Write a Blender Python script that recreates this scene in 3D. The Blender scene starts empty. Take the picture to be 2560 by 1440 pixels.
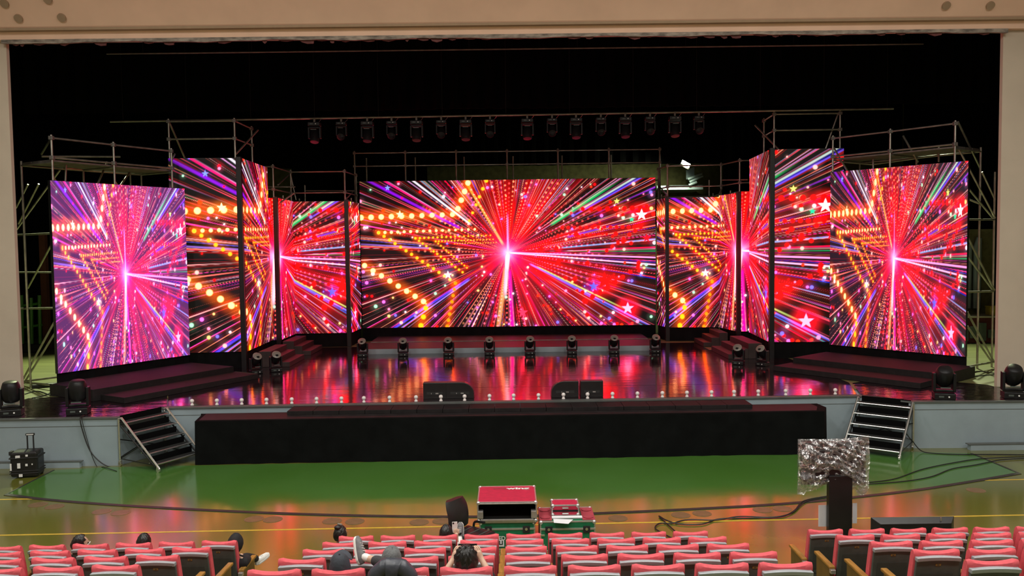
import bpy, bmesh, math, random
import numpy as np
from mathutils import Vector, Matrix, Euler
random.seed(7)
SC = bpy.context.scene
COL = SC.collection
PI = math.pi

# ------------------------------------------------------------------ camera
F = 2050.0; ZC = 4.8; ROLL = 0.0125
PITCH = math.atan(106.1 / F); YAW = 9.7 / F
_fw = Vector((math.sin(YAW) * math.cos(PITCH), math.cos(YAW) * math.cos(PITCH), -math.sin(PITCH)))
_r = Vector((math.cos(YAW), -math.sin(YAW), 0)); _u = _r.cross(_fw)
_rc = _r * math.cos(ROLL) - _u * math.sin(ROLL); _uc = _u * math.cos(ROLL) + _r * math.sin(ROLL)
EYE = Vector((0, 0, ZC))
cam_data = bpy.data.cameras.new('camera'); cam = bpy.data.objects.new('camera', cam_data)
COL.objects.link(cam)
cam_data.sensor_width = 36.0; cam_data.lens = 36.0 * F / 2560.0
cam_data.clip_start = 0.1; cam_data.clip_end = 200
_m = Matrix((_rc, _uc, -_fw)).transposed().to_4x4(); _m.translation = EYE
cam.matrix_world = _m
SC.camera = cam

def _dir(x, y): return _fw + _rc * ((x - 1280) / F) - _uc * ((y - 720) / F)
def atz(x, y, z):            # measured pixel -> point on a level plane
    d = _dir(x, y); return EYE + d * ((z - ZC) / d.z)
def aty(x, y, Y):            # measured pixel -> point on a frontal plane
    d = _dir(x, y); return EYE + d * (Y / d.y)

# ------------------------------------------------------------------ world, lights, exposure
SC.view_settings.view_transform = 'Standard'; SC.view_settings.look = 'None'
SC.view_settings.gamma = 1.0; SC.view_settings.use_curve_mapping = False
SC.view_settings.exposure = 0.0
SC.cycles.adaptive_threshold = 0.015; SC.cycles.max_bounces = 7; SC.cycles.diffuse_bounces = 3; SC.cycles.glossy_bounces = 3; SC.cycles.transmission_bounces = 4; SC.cycles.transparent_max_bounces = 10
w = bpy.data.worlds.new('world'); SC.world = w; w.use_nodes = True
w.node_tree.nodes['Background'].inputs[0].default_value = (0.02, 0.022, 0.025, 1)
w.node_tree.nodes['Background'].inputs[1].default_value = 0.1

def area_light(name, loc, target, sx, sy, power, color):
    L = bpy.data.lights.new(name, 'AREA'); L.shape = 'RECTANGLE'; L.size = sx; L.size_y = sy
    L.energy = power; L.color = color
    o = bpy.data.objects.new(name, L); COL.objects.link(o); o.location = loc
    o.rotation_euler = (Vector(target) - Vector(loc)).to_track_quat('-Z', 'Y').to_euler()
    return o
def spot_light(name, loc, target, power, color, size=1.2, blend=.6, rad=.15):
    L = bpy.data.lights.new(name, 'SPOT'); L.spot_size = size; L.spot_blend = blend; L.shadow_soft_size = rad
    L.energy = power; L.color = color
    o = bpy.data.objects.new(name, L); COL.objects.link(o); o.location = loc
    o.rotation_euler = (Vector(target) - Vector(loc)).to_track_quat('-Z', 'Y').to_euler()
    return o
# house lights: rows of ceiling panels over the audience
HOUSE = []
for yy, pw in ((3.0, 300), (8.0, 300), (13.0, 240)):
    for xx in (-10, -3.4, 3.4, 10):
        HOUSE.append((xx, yy))
        area_light('house_light', (xx, yy, 12.1), (xx, yy + .01, 0), 1.6, .8, pw, (1.0, .97, .90))
# work lights of the wings, hung behind the proscenium
spot_light('wing_work_light', (-14.2, 27.5, 9.2), (-12.6, 24.5, 1.1), 6000, (.86, 1.0, .55), 1.5, .7, .2)
spot_light('wing_work_light', (14.6, 28.0, 9.2), (13.0, 24.5, 1.1), 5000, (.88, 1.0, .62), 1.5, .7, .2)

# ------------------------------------------------------------------ node helpers / materials
class S:                                           # a socket with arithmetic
    def __init__(s, t, k): s.t = t; s.k = k
    def __add__(a, b): return mth(a.t, 'ADD', a, b)
    def __radd__(a, b): return mth(a.t, 'ADD', b, a)
    def __sub__(a, b): return mth(a.t, 'SUBTRACT', a, b)
    def __rsub__(a, b): return mth(a.t, 'SUBTRACT', b, a)
    def __mul__(a, b): return mth(a.t, 'MULTIPLY', a, b)
    def __rmul__(a, b): return mth(a.t, 'MULTIPLY', b, a)
    def __truediv__(a, b): return mth(a.t, 'DIVIDE', a, b)
    def __rtruediv__(a, b): return mth(a.t, 'DIVIDE', b, a)
def put(t, sock, v):
    if isinstance(v, S): t.links.new(v.k, sock)
    elif isinstance(v, (tuple, list)) and len(v) == 3 and sock.type == 'RGBA': sock.default_value = (*v, 1)
    else: sock.default_value = v
def mth(t, op, a, b=None, c=None, clamp=False):
    n = t.nodes.new('ShaderNodeMath'); n.operation = op; n.use_clamp = clamp
    for i, v in enumerate((a, b, c)):
        if v is not None: put(t, n.inputs[i], v)
    return S(t, n.outputs[0])
def sstep(t, x, a, b, lo=0.0, hi=1.0):
    n = t.nodes.new('ShaderNodeMapRange'); n.interpolation_type = 'SMOOTHSTEP'
    put(t, n.inputs['Value'], x); put(t, n.inputs['From Min'], a); put(t, n.inputs['From Max'], b)
    put(t, n.inputs['To Min'], lo); put(t, n.inputs['To Max'], hi)
    return S(t, n.outputs['Result'])
def comb(t, x, y, z=0.0):
    n = t.nodes.new('ShaderNodeCombineXYZ')
    for i, v in enumerate((x, y, z)): put(t, n.inputs[i], v)
    return S(t, n.outputs[0])
def noise(t, vec, scale, detail=2.0, rough=.5, out='Fac'):
    n = t.nodes.new('ShaderNodeTexNoise')
    if vec is not None: put(t, n.inputs['Vector'], vec)
    n.inputs['Scale'].default_value = scale; n.inputs['Detail'].default_value = detail; n.inputs['Roughness'].default_value = rough
    return S(t, n.outputs[out])
def ramp(t, fac, stops, interp='LINEAR'):
    n = t.nodes.new('ShaderNodeValToRGB'); n.color_ramp.interpolation = interp
    el = n.color_ramp.elements
    while len(el) < len(stops): el.new(0.5)
    for e, (p, c) in zip(el, stops): e.position = p; e.color = (*c, 1)
    put(t, n.inputs[0], fac); return S(t, n.outputs[0])
def vscale(t, v, s):
    n = t.nodes.new('ShaderNodeVectorMath'); n.operation = 'SCALE'
    put(t, n.inputs[0], v); put(t, n.inputs['Scale'], s); return S(t, n.outputs[0])
def vadd(t, a, b):
    n = t.nodes.new('ShaderNodeVectorMath'); n.operation = 'ADD'
    put(t, n.inputs[0], a); put(t, n.inputs[1], b); return S(t, n.outputs[0])
def mixc(t, f, a, b):
    n = t.nodes.new('ShaderNodeMix'); n.data_type = 'RGBA'
    put(t, n.inputs[0], f); put(t, n.inputs[6], a); put(t, n.inputs[7], b); return S(t, n.outputs[2])
def sep(t, v):
    n = t.nodes.new('ShaderNodeSeparateXYZ'); put(t, n.inputs[0], v)
    return [S(t, o) for o in n.outputs]

MATS = {}
def mat(name, col, rough=.6, metal=0.0, var=.12, scale=6.0, bump=0.0, bscale=40.0, spec=.5, ior=1.5, coat=0.0, stretch=None):
    m = bpy.data.materials.new(name); m.use_nodes = True; MATS[name] = m
    t = m.node_tree; b = t.nodes['Principled BSDF']
    tc = t.nodes.new('ShaderNodeTexCoord'); vec = S(t, tc.outputs['Object'])
    if stretch:
        mp = t.nodes.new('ShaderNodeMapping'); mp.inputs['Scale'].default_value = stretch
        t.links.new(vec.k, mp.inputs['Vector']); vec = S(t, mp.outputs[0])
    n = noise(t, vec, scale, 4.0)
    lo = tuple(c * (1 - var) for c in col); hi = tuple(min(1, c * (1 + var)) for c in col)
    c = ramp(t, n, ((.3, lo), (.7, hi)))
    t.links.new(c.k, b.inputs['Base Color'])
    b.inputs['Roughness'].default_value = rough; b.inputs['Metallic'].default_value = metal
    b.inputs['IOR'].default_value = ior; b.inputs['Specular IOR Level'].default_value = spec
    b.inputs['Coat Weight'].default_value = coat
    if bump:
        bn = t.nodes.new('ShaderNodeBump'); bn.inputs['Strength'].default_value = bump; bn.inputs['Distance'].default_value = .02
        t.links.new(noise(t, vec, bscale, 3.0).k, bn.inputs['Height']); t.links.new(bn.outputs[0], b.inputs['Normal'])
    return m

mat('soffit_paint', (.85, .57, .41), .8, var=.05, scale=1.2, bump=.05, bscale=60)
mat('plaster', (.56, .475, .375), .8, var=.05, scale=1.2, bump=.08, bscale=60)
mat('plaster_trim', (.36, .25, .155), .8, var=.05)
mat('hall_wall', (.45, .40, .33), .85, var=.06, scale=1)
mat('hall_ceiling', (.52, .48, .42), .9, var=.04, scale=1)
mat('stage_paint', (.29, .36, .40), .5, var=.08, scale=1.5, bump=.05, bscale=30)
mat('stage_cap', (.10, .11, .105), .5)
mat('wing_boards', (.135, .14, .055), .5, var=.35, scale=3, stretch=(.15, 6, 1), bump=.1, bscale=6)
mat('black_cloth', (.005, .005, .0055), .9, var=.3, scale=3, bump=.15, bscale=9, spec=.1)
mat('drape_cloth', (.0045, .005, .005), .9, var=.25, scale=3, bump=.2, bscale=14, spec=.08)
mat('void_black', (.0025, .0025, .0028), .95, var=.2, spec=.1)
mat('platform_top', (.017, .013, .014), .6, var=.3, scale=4, spec=.3)
mat('step_carpet', (.010, .008, .0085), .7, var=.35, scale=8, bump=.1, bscale=60, spec=.3)
mat('stair_wood', (.026, .016, .0145), .55, var=.3, scale=6)
mat('back_wall', (.16, .15, .06), .9, var=.25, scale=4, bump=.3, bscale=12)
mat('steel_pipe', (.36, .34, .29), .42, .75, var=.25, scale=5)
mat('pipe_dull', (.20, .19, .17), .5, .6, var=.25)
mat('chrome', (.78, .78, .76), .25, .9, var=.06)
mat('alu', (.62, .63, .62), .35, .8, var=.08, scale=20)
mat('black_plastic', (.010, .010, .011), .38, var=.2)
mat('black_rubber', (.012, .012, .012), .7, var=.2)
mat('lamp_body', (.009, .009, .010), .42, var=.25, bump=.05, spec=.3)
mat('lens_grey', (.22, .20, .17), .3, var=.15)
mat('label_white', (.75, .75, .73), .6, var=.06)
mat('paper', (.72, .73, .76), .8, var=.03)
mat('globe_white', (.86, .82, .80), .28, var=.03, coat=.3)
mat('seat_red', (.70, .10, .125), .78, var=.10, scale=25, bump=.12, bscale=220)
mat('shell_grey', (.076, .094, .086), .5, var=.14, scale=10, bump=.06, bscale=160)
mat('shell_panel', (.052, .064, .057), .6, var=.14, scale=10, bump=.08, bscale=200)
mat('band_silver', (.36, .41, .44), .38, .25, var=.06, scale=20)
mat('brass', (.52, .38, .13), .35, .7, var=.1)
mat('seat_wood', (.30, .155, .030), .4, var=.3, scale=5, stretch=(8, 1, 1), coat=.3)
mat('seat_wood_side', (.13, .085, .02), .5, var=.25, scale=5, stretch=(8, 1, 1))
mat('case_red', (.46, .018, .055), .5, var=.12, scale=12)
mat('case_green', (.006, .155, .062), .5, var=.15, scale=12)
mat('case_inside', (.004, .004, .004), .9)
mat('bowl_red', (.35, .05, .07), .5)
mat('skin', (.55, .36, .26), .5, var=.07, scale=18)
mat('hair_black', (.010, .009, .009), .33, var=.4, scale=30, stretch=(1, 1, .15), bump=.5, bscale=60)
mat('cloth_black', (.010, .010, .012), .85, var=.25, scale=10, bump=.2, bscale=40)
mat('cloth_navy', (.030, .036, .048), .8, var=.25, scale=10, bump=.2, bscale=40)
mat('puffer_navy', (.040, .045, .060), .38, var=.25, scale=6, bump=.35, bscale=12)
mat('trouser_dark', (.032, .032, .036), .8, var=.25, scale=10, bump=.2, bscale=60)
mat('cloth_grey', (.14, .145, .15), .9, var=.2, scale=25, bump=.3, bscale=90)
mat('cloth_white', (.78, .77, .75), .85, var=.05, scale=10)
mat('shoe_grey', (.14, .14, .145), .7, var=.2, scale=30)
mat('shoe_white', (.74, .74, .70), .6, var=.06)
mat('leather', (.014, .012, .013), .35, var=.25, bump=.06, bscale=120)
mat('cable', (.012, .012, .012), .5)
mat('cable_grey', (.16, .16, .15), .5)
mat('tape_dark', (.030, .030, .028), .5, var=.2)
mat('green_paint', (.05, .16, .03), .5)
mat('rust', (.12, .035, .02), .7)
mat('yellow_paint', (.35, .26, .02), .6)
mat('dark_red', (.09, .012, .014), .7)
mat('curtain_red', (.14, .045, .042), .85, var=.25, scale=10)
mat('track_dirty', (.26, .22, .18), .7, var=.55, scale=5, stretch=(1, 1, 3))
mat('eye', (.03, .02, .015), .2)
mat('lip', (.42, .2, .17), .5)

def vinyl(name, strength, sc):
    m = mat(name, (.012, .007, .009), .095, var=.3, spec=1.0, ior=2.1)
    t = m.node_tree; b = t.nodes['Principled BSDF']
    tc = t.nodes.new('ShaderNodeTexCoord'); mp = t.nodes.new('ShaderNodeMapping')
    mp.inputs['Scale'].default_value = (.55, 1.6, 1); t.links.new(tc.outputs['Object'], mp.inputs['Vector'])
    v = S(t, mp.outputs[0])
    h = noise(t, v, sc, 4.0, .6) + noise(t, v, sc * .25, 2.0) * 1.5
    bn = t.nodes.new('ShaderNodeBump'); bn.inputs['Strength'].default_value = strength; bn.inputs['Distance'].default_value = .02
    t.links.new(h.k, bn.inputs['Height']); t.links.new(bn.outputs[0], b.inputs['Normal'])
    return m
vinyl('vinyl', .10, 5.0); vinyl('vinyl_crumpled', .9, 4.0)

def floor_mat(name, c1, c2, rough):
    m = mat(name, c1, rough, var=.1, spec=.7, ior=1.7)
    t = m.node_tree; b = t.nodes['Principled BSDF']
    tc = t.nodes.new('ShaderNodeTexCoord'); v = S(t, tc.outputs['Object'])
    f = sstep(t, noise(t, v, .35, 5.0, .6), .35, .65)
    t.links.new(mixc(t, f, c1, c2).k, b.inputs['Base Color'])
    bn = t.nodes.new('ShaderNodeBump'); bn.inputs['Strength'].default_value = .03; bn.inputs['Distance'].default_value = .02
    t.links.new(noise(t, v, 3.0, 3.0).k, bn.inputs['Height']); t.links.new(bn.outputs[0], b.inputs['Normal'])
    return m
floor_mat('hall_floor', (.122, .130, .020), (.150, .138, .026), .14)
floor_mat('green_mat', (.060, .165, .024), (.072, .185, .036), .14)
mat('floor_plate', (.17, .115, .055), .35, var=.15, scale=8)
mat('line_yellow', (.62, .42, .05), .35, var=.12, scale=10)

def emit(name, col, s):
    m = bpy.data.materials.new(name); m.use_nodes = True; MATS[name] = m
    b = m.node_tree.nodes['Principled BSDF']; b.inputs['Base Color'].default_value = (.8, .8, .8, 1)
    b.inputs['Emission Color'].default_value = (*col, 1); b.inputs['Emission Strength'].default_value = s
emit('lamp_glow', (.93, 1.0, .80), 60); emit('panel_glow', (1, .97, .9), 6)

def plastic_sheet():
    m = bpy.data.materials.new('clear_plastic'); m.use_nodes = True; MATS['clear_plastic'] = m
    t = m.node_tree; t.nodes.clear()
    out = t.nodes.new('ShaderNodeOutputMaterial')
    tc = t.nodes.new('ShaderNodeTexCoord'); v = S(t, tc.outputs['Object'])
    h = noise(t, v, 5.0, 5.0, .65)
    bn = t.nodes.new('ShaderNodeBump'); bn.inputs['Strength'].default_value = 1.0; bn.inputs['Distance'].default_value = .06
    t.links.new(h.k, bn.inputs['Height'])
    g = t.nodes.new('ShaderNodeBsdfGlossy'); g.inputs['Roughness'].default_value = .12; g.inputs['Color'].default_value = (.95, .95, .97, 1)
    t.links.new(bn.outputs[0], g.inputs['Normal'])
    d = t.nodes.new('ShaderNodeBsdfTranslucent'); d.inputs['Color'].default_value = (.8, .8, .82, 1)
    df = t.nodes.new('ShaderNodeBsdfDiffuse'); df.inputs['Color'].default_value = (.7, .7, .72, 1)
    t.links.new(bn.outputs[0], df.inputs['Normal'])
    tr = t.nodes.new('ShaderNodeBsdfTransparent')
    a1 = t.nodes.new('ShaderNodeMixShader'); a1.inputs[0].default_value = .35
    t.links.new(g.outputs[0], a1.inputs[1]); t.links.new(df.outputs[0], a1.inputs[2])
    fr = t.nodes.new('ShaderNodeLayerWeight'); fr.inputs['Blend'].default_value = .45
    t.links.new(bn.outputs[0], fr.inputs['Normal'])
    w1 = noise(t, v, 9.0, 4.0, .6); rg = mth(t, 'ABSOLUTE', w1 - .5)
    f2 = mth(t, 'MAXIMUM', sstep(t, rg, .0, .05, .75, .0), sstep(t, S(t, fr.outputs['Facing']), .15, .9, .12, .9))
    mx = t.nodes.new('ShaderNodeMixShader'); t.links.new(f2.k, mx.inputs[0])
    t.links.new(tr.outputs[0], mx.inputs[1]); t.links.new(a1.outputs[0], mx.inputs[2])
    t.links.new(mx.outputs[0], out.inputs['Surface'])
plastic_sheet()

# ------------------------------------------------------------------ the picture on the LED walls (drawn per LED point of the display mesh)
def sm(x, a, b):
    t = np.clip((x - a) / (b - a), 0, 1); return t * t * (3 - 2 * t)
def picture(U, V):
    X = (U - .5) * 2.0; Y = V - .505
    r = np.maximum(np.hypot(X, Y), .003); th = np.arctan2(Y, X) / (2 * PI) + .5; cx, cy = X / r, Y / r
    out = np.zeros((len(U), 3))
    def add(c, f): out[:] += np.outer(f, c) if np.ndim(c) == 1 else np.asarray(c) * f[:, None]
    def over(c, f): np.maximum(out * (1 - .35 * np.clip(f, 0, 1))[:, None], np.outer(f, c) if np.ndim(c) == 1 else np.asarray(c) * f[:, None], out=out)
    def angnoise(seed, kmax, p=.8):
        g = np.random.RandomState(seed); k = np.arange(1, kmax + 1); v = np.zeros_like(th)
        for i in k: v += g.normal() / i ** p * np.cos(2 * PI * i * th + g.uniform(0, 2 * PI))
        return v / np.sqrt(sum(.5 / i ** (2 * p) for i in k))
    # broad red light around the centre, cut into wedges
    nb = angnoise(5, 9, .3); nf = angnoise(11, 60, .25)
    up = sm(cy, .1, .9); right = sm(cx, -.1, .7); low = sm(-cy, .1, .9); left = sm(-cx, .35, .95)
    reach = .24 + .12 * right + .15 * low + .13 * up - .08 * left
    body = np.exp(-(r / reach) ** 2 * .9) * sm(nb + .6 * nf, -1.2, .8) + .30 * sm(nb * .6 + nf, .3, 1.7) * np.exp(-r / .75)
    tint = np.array([1.0, .002, .048])[None] * (1 - low * .7)[:, None] + np.array([1.0, .003, .17])[None] * (low * .7)[:, None]
    tint = tint * (1 - left * .75)[:, None] + np.array([.42, .045, .012])[None] * (left * .75)[:, None]
    add(tint, body * .86)
    add(np.array([.018, .0, .008]), sm(-r, -1.2, -.2))
    # rays of constant width, in layers
    def rays(N, seed, wd, amp, pal, rmin, keep, spread=.45, fade=0.0):
        g = np.random.RandomState(seed); T = g.rand(N, 6); c = (th * N).astype(int) % N; f = th * N - np.floor(th * N)
        d = np.abs(f - (T[c, 0] * .6 + .2)) * r * (2 * PI / N)
        w_ = (T[c, 1] ** 2 * 1.4 + .35) * wd * (r * .8 + .4)
        ln = 1 - sm(d, w_ * .3, w_)
        r0 = T[c, 2] * spread + rmin
        wob = .35 + .65 * (.5 + .5 * np.sin(r * (4 + 9 * T[c, 3]) + T[c, 4] * 6.3))
        P = np.array(pal)[(T[:, 5] * len(pal)).astype(int)]
        over(P[c], ln * sm(r, r0, r0 + .12) * wob * (T[c, 3] < keep) * amp * (1 - fade * sm(r, .35, .95)))
    red = [(1, .01, .09), (1, .01, .15), (1, .03, .06), (1, .01, .24), (1, .09, .13)]
    pink = [(1, .22, .28), (1, .08, .20), (1, .35, .30), (.95, .15, .60), (1, .45, .32), (.80, .45, .75), (.95, .5, .5)]
    cold = [(.75, .68, .9), (.10, .10, .85), (.95, .75, .6), (.30, .25, .9), (.9, .8, .8), (.10, .55, .25), (.5, .12, .8), (.3, .5, .8)]
    rays(58, 1, .0095, .60, red, -.2, .55, fade=.75); rays(110, 2, .0056, .60, red, -.1, .5, fade=.6)
    rays(86, 3, .0038, .90, pink, .02, .66); rays(150, 4, .0029, .85, pink, .06, .6); rays(61, 6, .0035, .85, pink, .03, .66); rays(201, 9, .0025, .70, pink, .04, .6, fade=.4)
    rays(47, 7, .0036, .85, cold, .10, .5); rays(97, 8, .0027, .75, cold, .15, .42)
    # beams one can follow across the whole picture
    def beam(ang, wd, col, amp, a0, a1):
        ca, sa = math.cos(math.radians(ang)), math.sin(math.radians(ang))
        al = X * ca + Y * sa; pe = np.abs(Y * ca - X * sa)
        over(np.array(col), (1 - sm(pe, wd * .25, wd)) * sm(al, a0, a0 + .04) * (1 - sm(al, a1 * .7, a1)) * amp)
    for q in ((-95, .020, (1, .75, .85), 1.1, .0, .34), (-98, .024, (1, .5, .25), .8, .08, .62), (-2.6, .008, (1, .50, .85), .9, .0, 1.8), (-5.4, .007, (.95, .6, .9), .95, .0, 1.8),
              (90, .011, (.9, .3, .6), .9, .0, .30), (32.5, .017, (.05, .62, .25), .85, .33, .95), (30, .010, (.7, .8, .75), .7, .55, 1.5), (28.8, .008, (.3, .2, .9), .8, .5, 1.4), (120, .013, (1, .55, .2), .8, .05, .62),
              (-26.5, .008, (.65, .75, .3), .8, .2, 1.0), (-28, .010, (.2, .3, .95), .85, .15, 1.3), (-147, .011, (.22, .16, .95), .9, .3, 1.3), (-145.3, .007, (.45, .35, .95), .8, .3, 1.3), (-87, .022, (1, .05, .55), .8, .1, .7),
              (152, .014, (.42, .06, .8), .8, .35, 1.3), (149, .011, (1, .1, .35), .8, .4, 1.3), (142, .010, (.85, .85, .95), .85, .3, 1.2), (139.5, .008, (.3, .5, .6), .7, .3, 1.1), (4.5, .008, (.35, .5, .8), .8, .35, 1.4), (14, .010, (.12, .14, .8), .7, .4, .85), (176, .008, (.5, .3, .8), .7, .5, 1.2)): beam(*q)
    # grains of light running into the centre
    K = 104; a = th * K; ca_ = np.floor(a); l = np.log(r) * K / (2 * PI) * .8 + ca_ * .37; fa, fl = a - ca_ - .5, (l - np.floor(l) - .5) * 1.25
    g = np.random.RandomState(3); T = g.rand(K, 3); c = ca_.astype(int) % K
    an = angnoise(21, 7, .2)
    mask = np.maximum(sm(an, -.2, .6), sm(up, .85, .97)) * sm(r, .05, .10) * (1 - sm(r, .45, .75)) * (T[c, 0] < .55)
    gc = np.array([(1, .25, .22), (1, .5, .3), (1, .3, .4)])[(T[:, 1] * 3).astype(int)][c] * (1 - left * .5)[:, None] + np.array([1, .6, .2])[None] * (left * .5)[:, None]
    add(gc, (1 - sm(np.hypot(fa, fl), .14, .32)) * mask * .85)
    # loose round lights, bulbs on strings, stars
    def disc(x, y, R, col, amp, glow, ga):
        i = np.where((np.abs(X - x) < R * 5) & (np.abs(Y - y) < R * 5))[0]
        if len(i) == 0: return
        d = np.hypot(X[i] - x, Y[i] - y) / R
        k = 1 - sm(d, .7, 1.25)
        out[i] = out[i] * (1 - k[:, None]) + np.outer(k * amp, col); out[i] += np.outer((1 - sm(d, .6, 4.5)) * ga, glow)
    g = np.random.RandomState(17)
    cols = [(1, .08, .05), (1, .04, .10), (1, .4, .6), (.9, .85, .95), (1, .7, .35), (.35, .3, 1), (1, .15, .1), (.9, .3, .9), (.5, .85, .6), (1, .6, .55)]
    for i in range(330):
        x, y = g.uniform(-1, 1), g.uniform(-.52, .56); R = g.uniform(.004, .011) * (.7 + .5 * math.hypot(x, y)); col = np.array(cols[g.randint(len(cols))])
        if math.hypot(x, y) < .16: continue
        if x < -.25 and g.rand() < .35: continue
        disc(x, y, R, col, 1.0, col, .10)
    for i in range(26):
        x, y = g.uniform(.1, 1.0), g.uniform(-.5, .35); disc(x, y, g.uniform(.008, .018), np.array((1, .03, .02)), .85, np.array((1, 0, .01)), .10)
    W = np.array((1.15, .98, .55)); O = np.array((1, .28, .02)); Yl = np.array((1.05, .62, .14)); Rd = np.array((1, .035, .02))
    def string(x0, y0, x1, y1, n, r0, r1, c, gl, ga):
        for i in range(n + 1):
            k = i / n; disc(x0 + (x1 - x0) * k, y0 + (y1 - y0) * k, r0 + (r1 - r0) * k, c, 1.0, gl, ga)
    string(-.995, .251, -.373, .264, 9, .019, .016, W, O, .40); string(-.877, .147, -.223, .162, 15, .011, .008, W, O, .30)
    string(-.627, .106, -.117, .12, 17, .008, .005, Yl, O, .22); string(-.49, .083, -.10, .092, 18, .006, .004, Yl, O, .18); string(-.36, .066, -.08, .07, 16, .004, .003, Yl, O, .14)
    string(-.877, .147, -.36, -.204, 14, .011, .011, Yl, O, .22); string(-.627, .106, -.31, -.13, 13, .008, .008, Yl, O, .2); string(-.49, .083, -.28, -.10, 12, .006, .006, Yl, O, .16)
    string(-.977, -.076, -.58, -.327, 7, .017, .018, W, O, .35); string(-.565, -.373, -.60, -.493, 2, .017, .018, Yl, O, .35); string(-.36, -.204, -.42, -.5, 7, .011, .013, np.array((1, .38, .10)), O, .25)
    string(-.264, .477, -.335, .303, 3, .018, .018, W, O, .35); string(-.26, .22, -.14, .49, 5, .009, .013, Yl, O, .2)
    string(.51, .29, .90, .29, 7, .014, .017, Rd, Rd, .22); string(.37, .165, .90, .165, 13, .010, .013, np.array((1, .07, .06)), Rd, .16); string(.34, .115, .67, .118, 12, .006, .008, np.array((1, .1, .07)), Rd, .2)
    string(.90, .165, .67, .006, 6, .014, .012, np.array((1, .1, .07)), Rd, .14); string(.88, -.11, .52, -.34, 7, .013, .018, Rd, Rd, .18)
    def star(x, y, R, col, gl, ga):
        i = np.where((np.abs(X - x) < R * 3) & (np.abs(Y - y) < R * 3))[0]
        if len(i) == 0: return
        ax, ay = X[i] - x, Y[i] - y; d = np.hypot(ax, ay) / R; q = np.arctan2(ax, ay) * 5 / (2 * PI); fr = np.abs(q - np.round(q))
        out[i] += np.outer((1 - sm(d, .6, 2.6)) * ga, gl)
        k = 1 - sm(d * (1 + 3.0 * fr), .85, 1.12); out[i] = out[i] * (1 - k[:, None]) + np.outer(k, col)
    star(.907, .246, .042, (1.1, .9, 1), (1, .02, .1), .5); star(.81, -.39, .044, (1.1, .6, .9), (1, .0, .12), .8); star(.58, -.237, .034, (.03, .25, 1), (.02, .1, .8), .25)
    star(.653, -.20, .060, (1, .06, .03), (1, .0, .0), .4); star(.095, -.41, .038, (1, .16, .25), (1, 0, .05), .2); star(.94, .087, .030, (1, .06, .12), (1, 0, .05), .2)
    star(.84, .216, .020, (.1, .8, .45), (0, .4, .2), .25); star(-.81, .45, .020, (.35, .45, 1), (.1, .1, .5), .2); star(-.41, -.147, .030, (.9, .9, 1), (.4, .4, .6), .3)
    star(-.73, .27, .028, (1, .9, .6), (.6, .3, .05), .2); star(.74, .34, .022, (.7, .85, .3), (.3, .3, .05), .2)
    # hot centre
    add(np.array([1.0, .50, .70]), np.exp(-r * 24) * 1.9); add(np.array([1.0, .02, .14]), np.exp(-r * 8) * .75)
    mx = out.max(1, keepdims=True); out = np.maximum(mx - (mx - out) * 1.10, 0)
    out = np.clip(out, 0, 1.2) ** 1.32
    out[:, 0] *= 1 + 1.5 * sm(out[:, 0], .45, .95)        # boost added to bright reds: looks clipped alike, but reddens reflections and cast light
    return out
def screen_mat(name, strength):
    m = bpy.data.materials.new(name); m.use_nodes = True; MATS[name] = m
    t = m.node_tree; b = t.nodes['Principled BSDF']
    b.inputs['Base Color'].default_value = (.006, .006, .007, 1); b.inputs['Roughness'].default_value = .6
    m.cycles.emission_sampling = 'NONE'
    at = t.nodes.new('ShaderNodeAttribute'); at.attribute_name = 'picture'; at.attribute_type = 'GEOMETRY'
    t.links.new(at.outputs['Color'], b.inputs['Emission Color']); b.inputs['Emission Strength'].default_value = strength
screen_mat('screen_picture', 1.6)
def display_mesh(name, p0, p1, zb, zt, u0, u1, vt, parent, mul=(1, 1, 1), haze=(0, 0, 0), cell=.0172):
    L = (p1 - p0).length; nx = max(4, int(L / cell)); ny = max(4, int((zt - zb) / cell))
    gx, gy = np.meshgrid(np.linspace(0, 1, nx + 1), np.linspace(0, 1, ny + 1)); gx, gy = gx.ravel(), gy.ravel()
    co = np.stack([p0.x + (p1.x - p0.x) * gx, p0.y + (p1.y - p0.y) * gx, zb + (zt - zb) * gy], 1)
    col = picture(u0 + (u1 - u0) * gx, vt * gy) * np.array(mul)[None] + np.array(haze)[None]
    i = (np.arange(ny)[:, None] * (nx + 1) + np.arange(nx)[None]).ravel()
    q = np.stack([i, i + 1, i + nx + 2, i + nx + 1], 1)
    me = bpy.data.meshes.new(name); me.vertices.add(len(co)); me.vertices.foreach_set('co', co.ravel())
    me.loops.add(q.size); me.loops.foreach_set('vertex_index', q.ravel().astype(np.int32))
    me.polygons.add(len(q)); me.polygons.foreach_set('loop_start', np.arange(len(q), dtype=np.int32) * 4)
    me.update(calc_edges=True)
    at = me.attributes.new('picture', 'FLOAT_COLOR', 'POINT')
    at.data.foreach_set('color', np.concatenate([col, np.ones((len(col), 1))], 1).ravel())
    me.materials.append(MATS['screen_picture'])
    o = bpy.data.objects.new(name, me); COL.objects.link(o); o.parent = parent; return o

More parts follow.
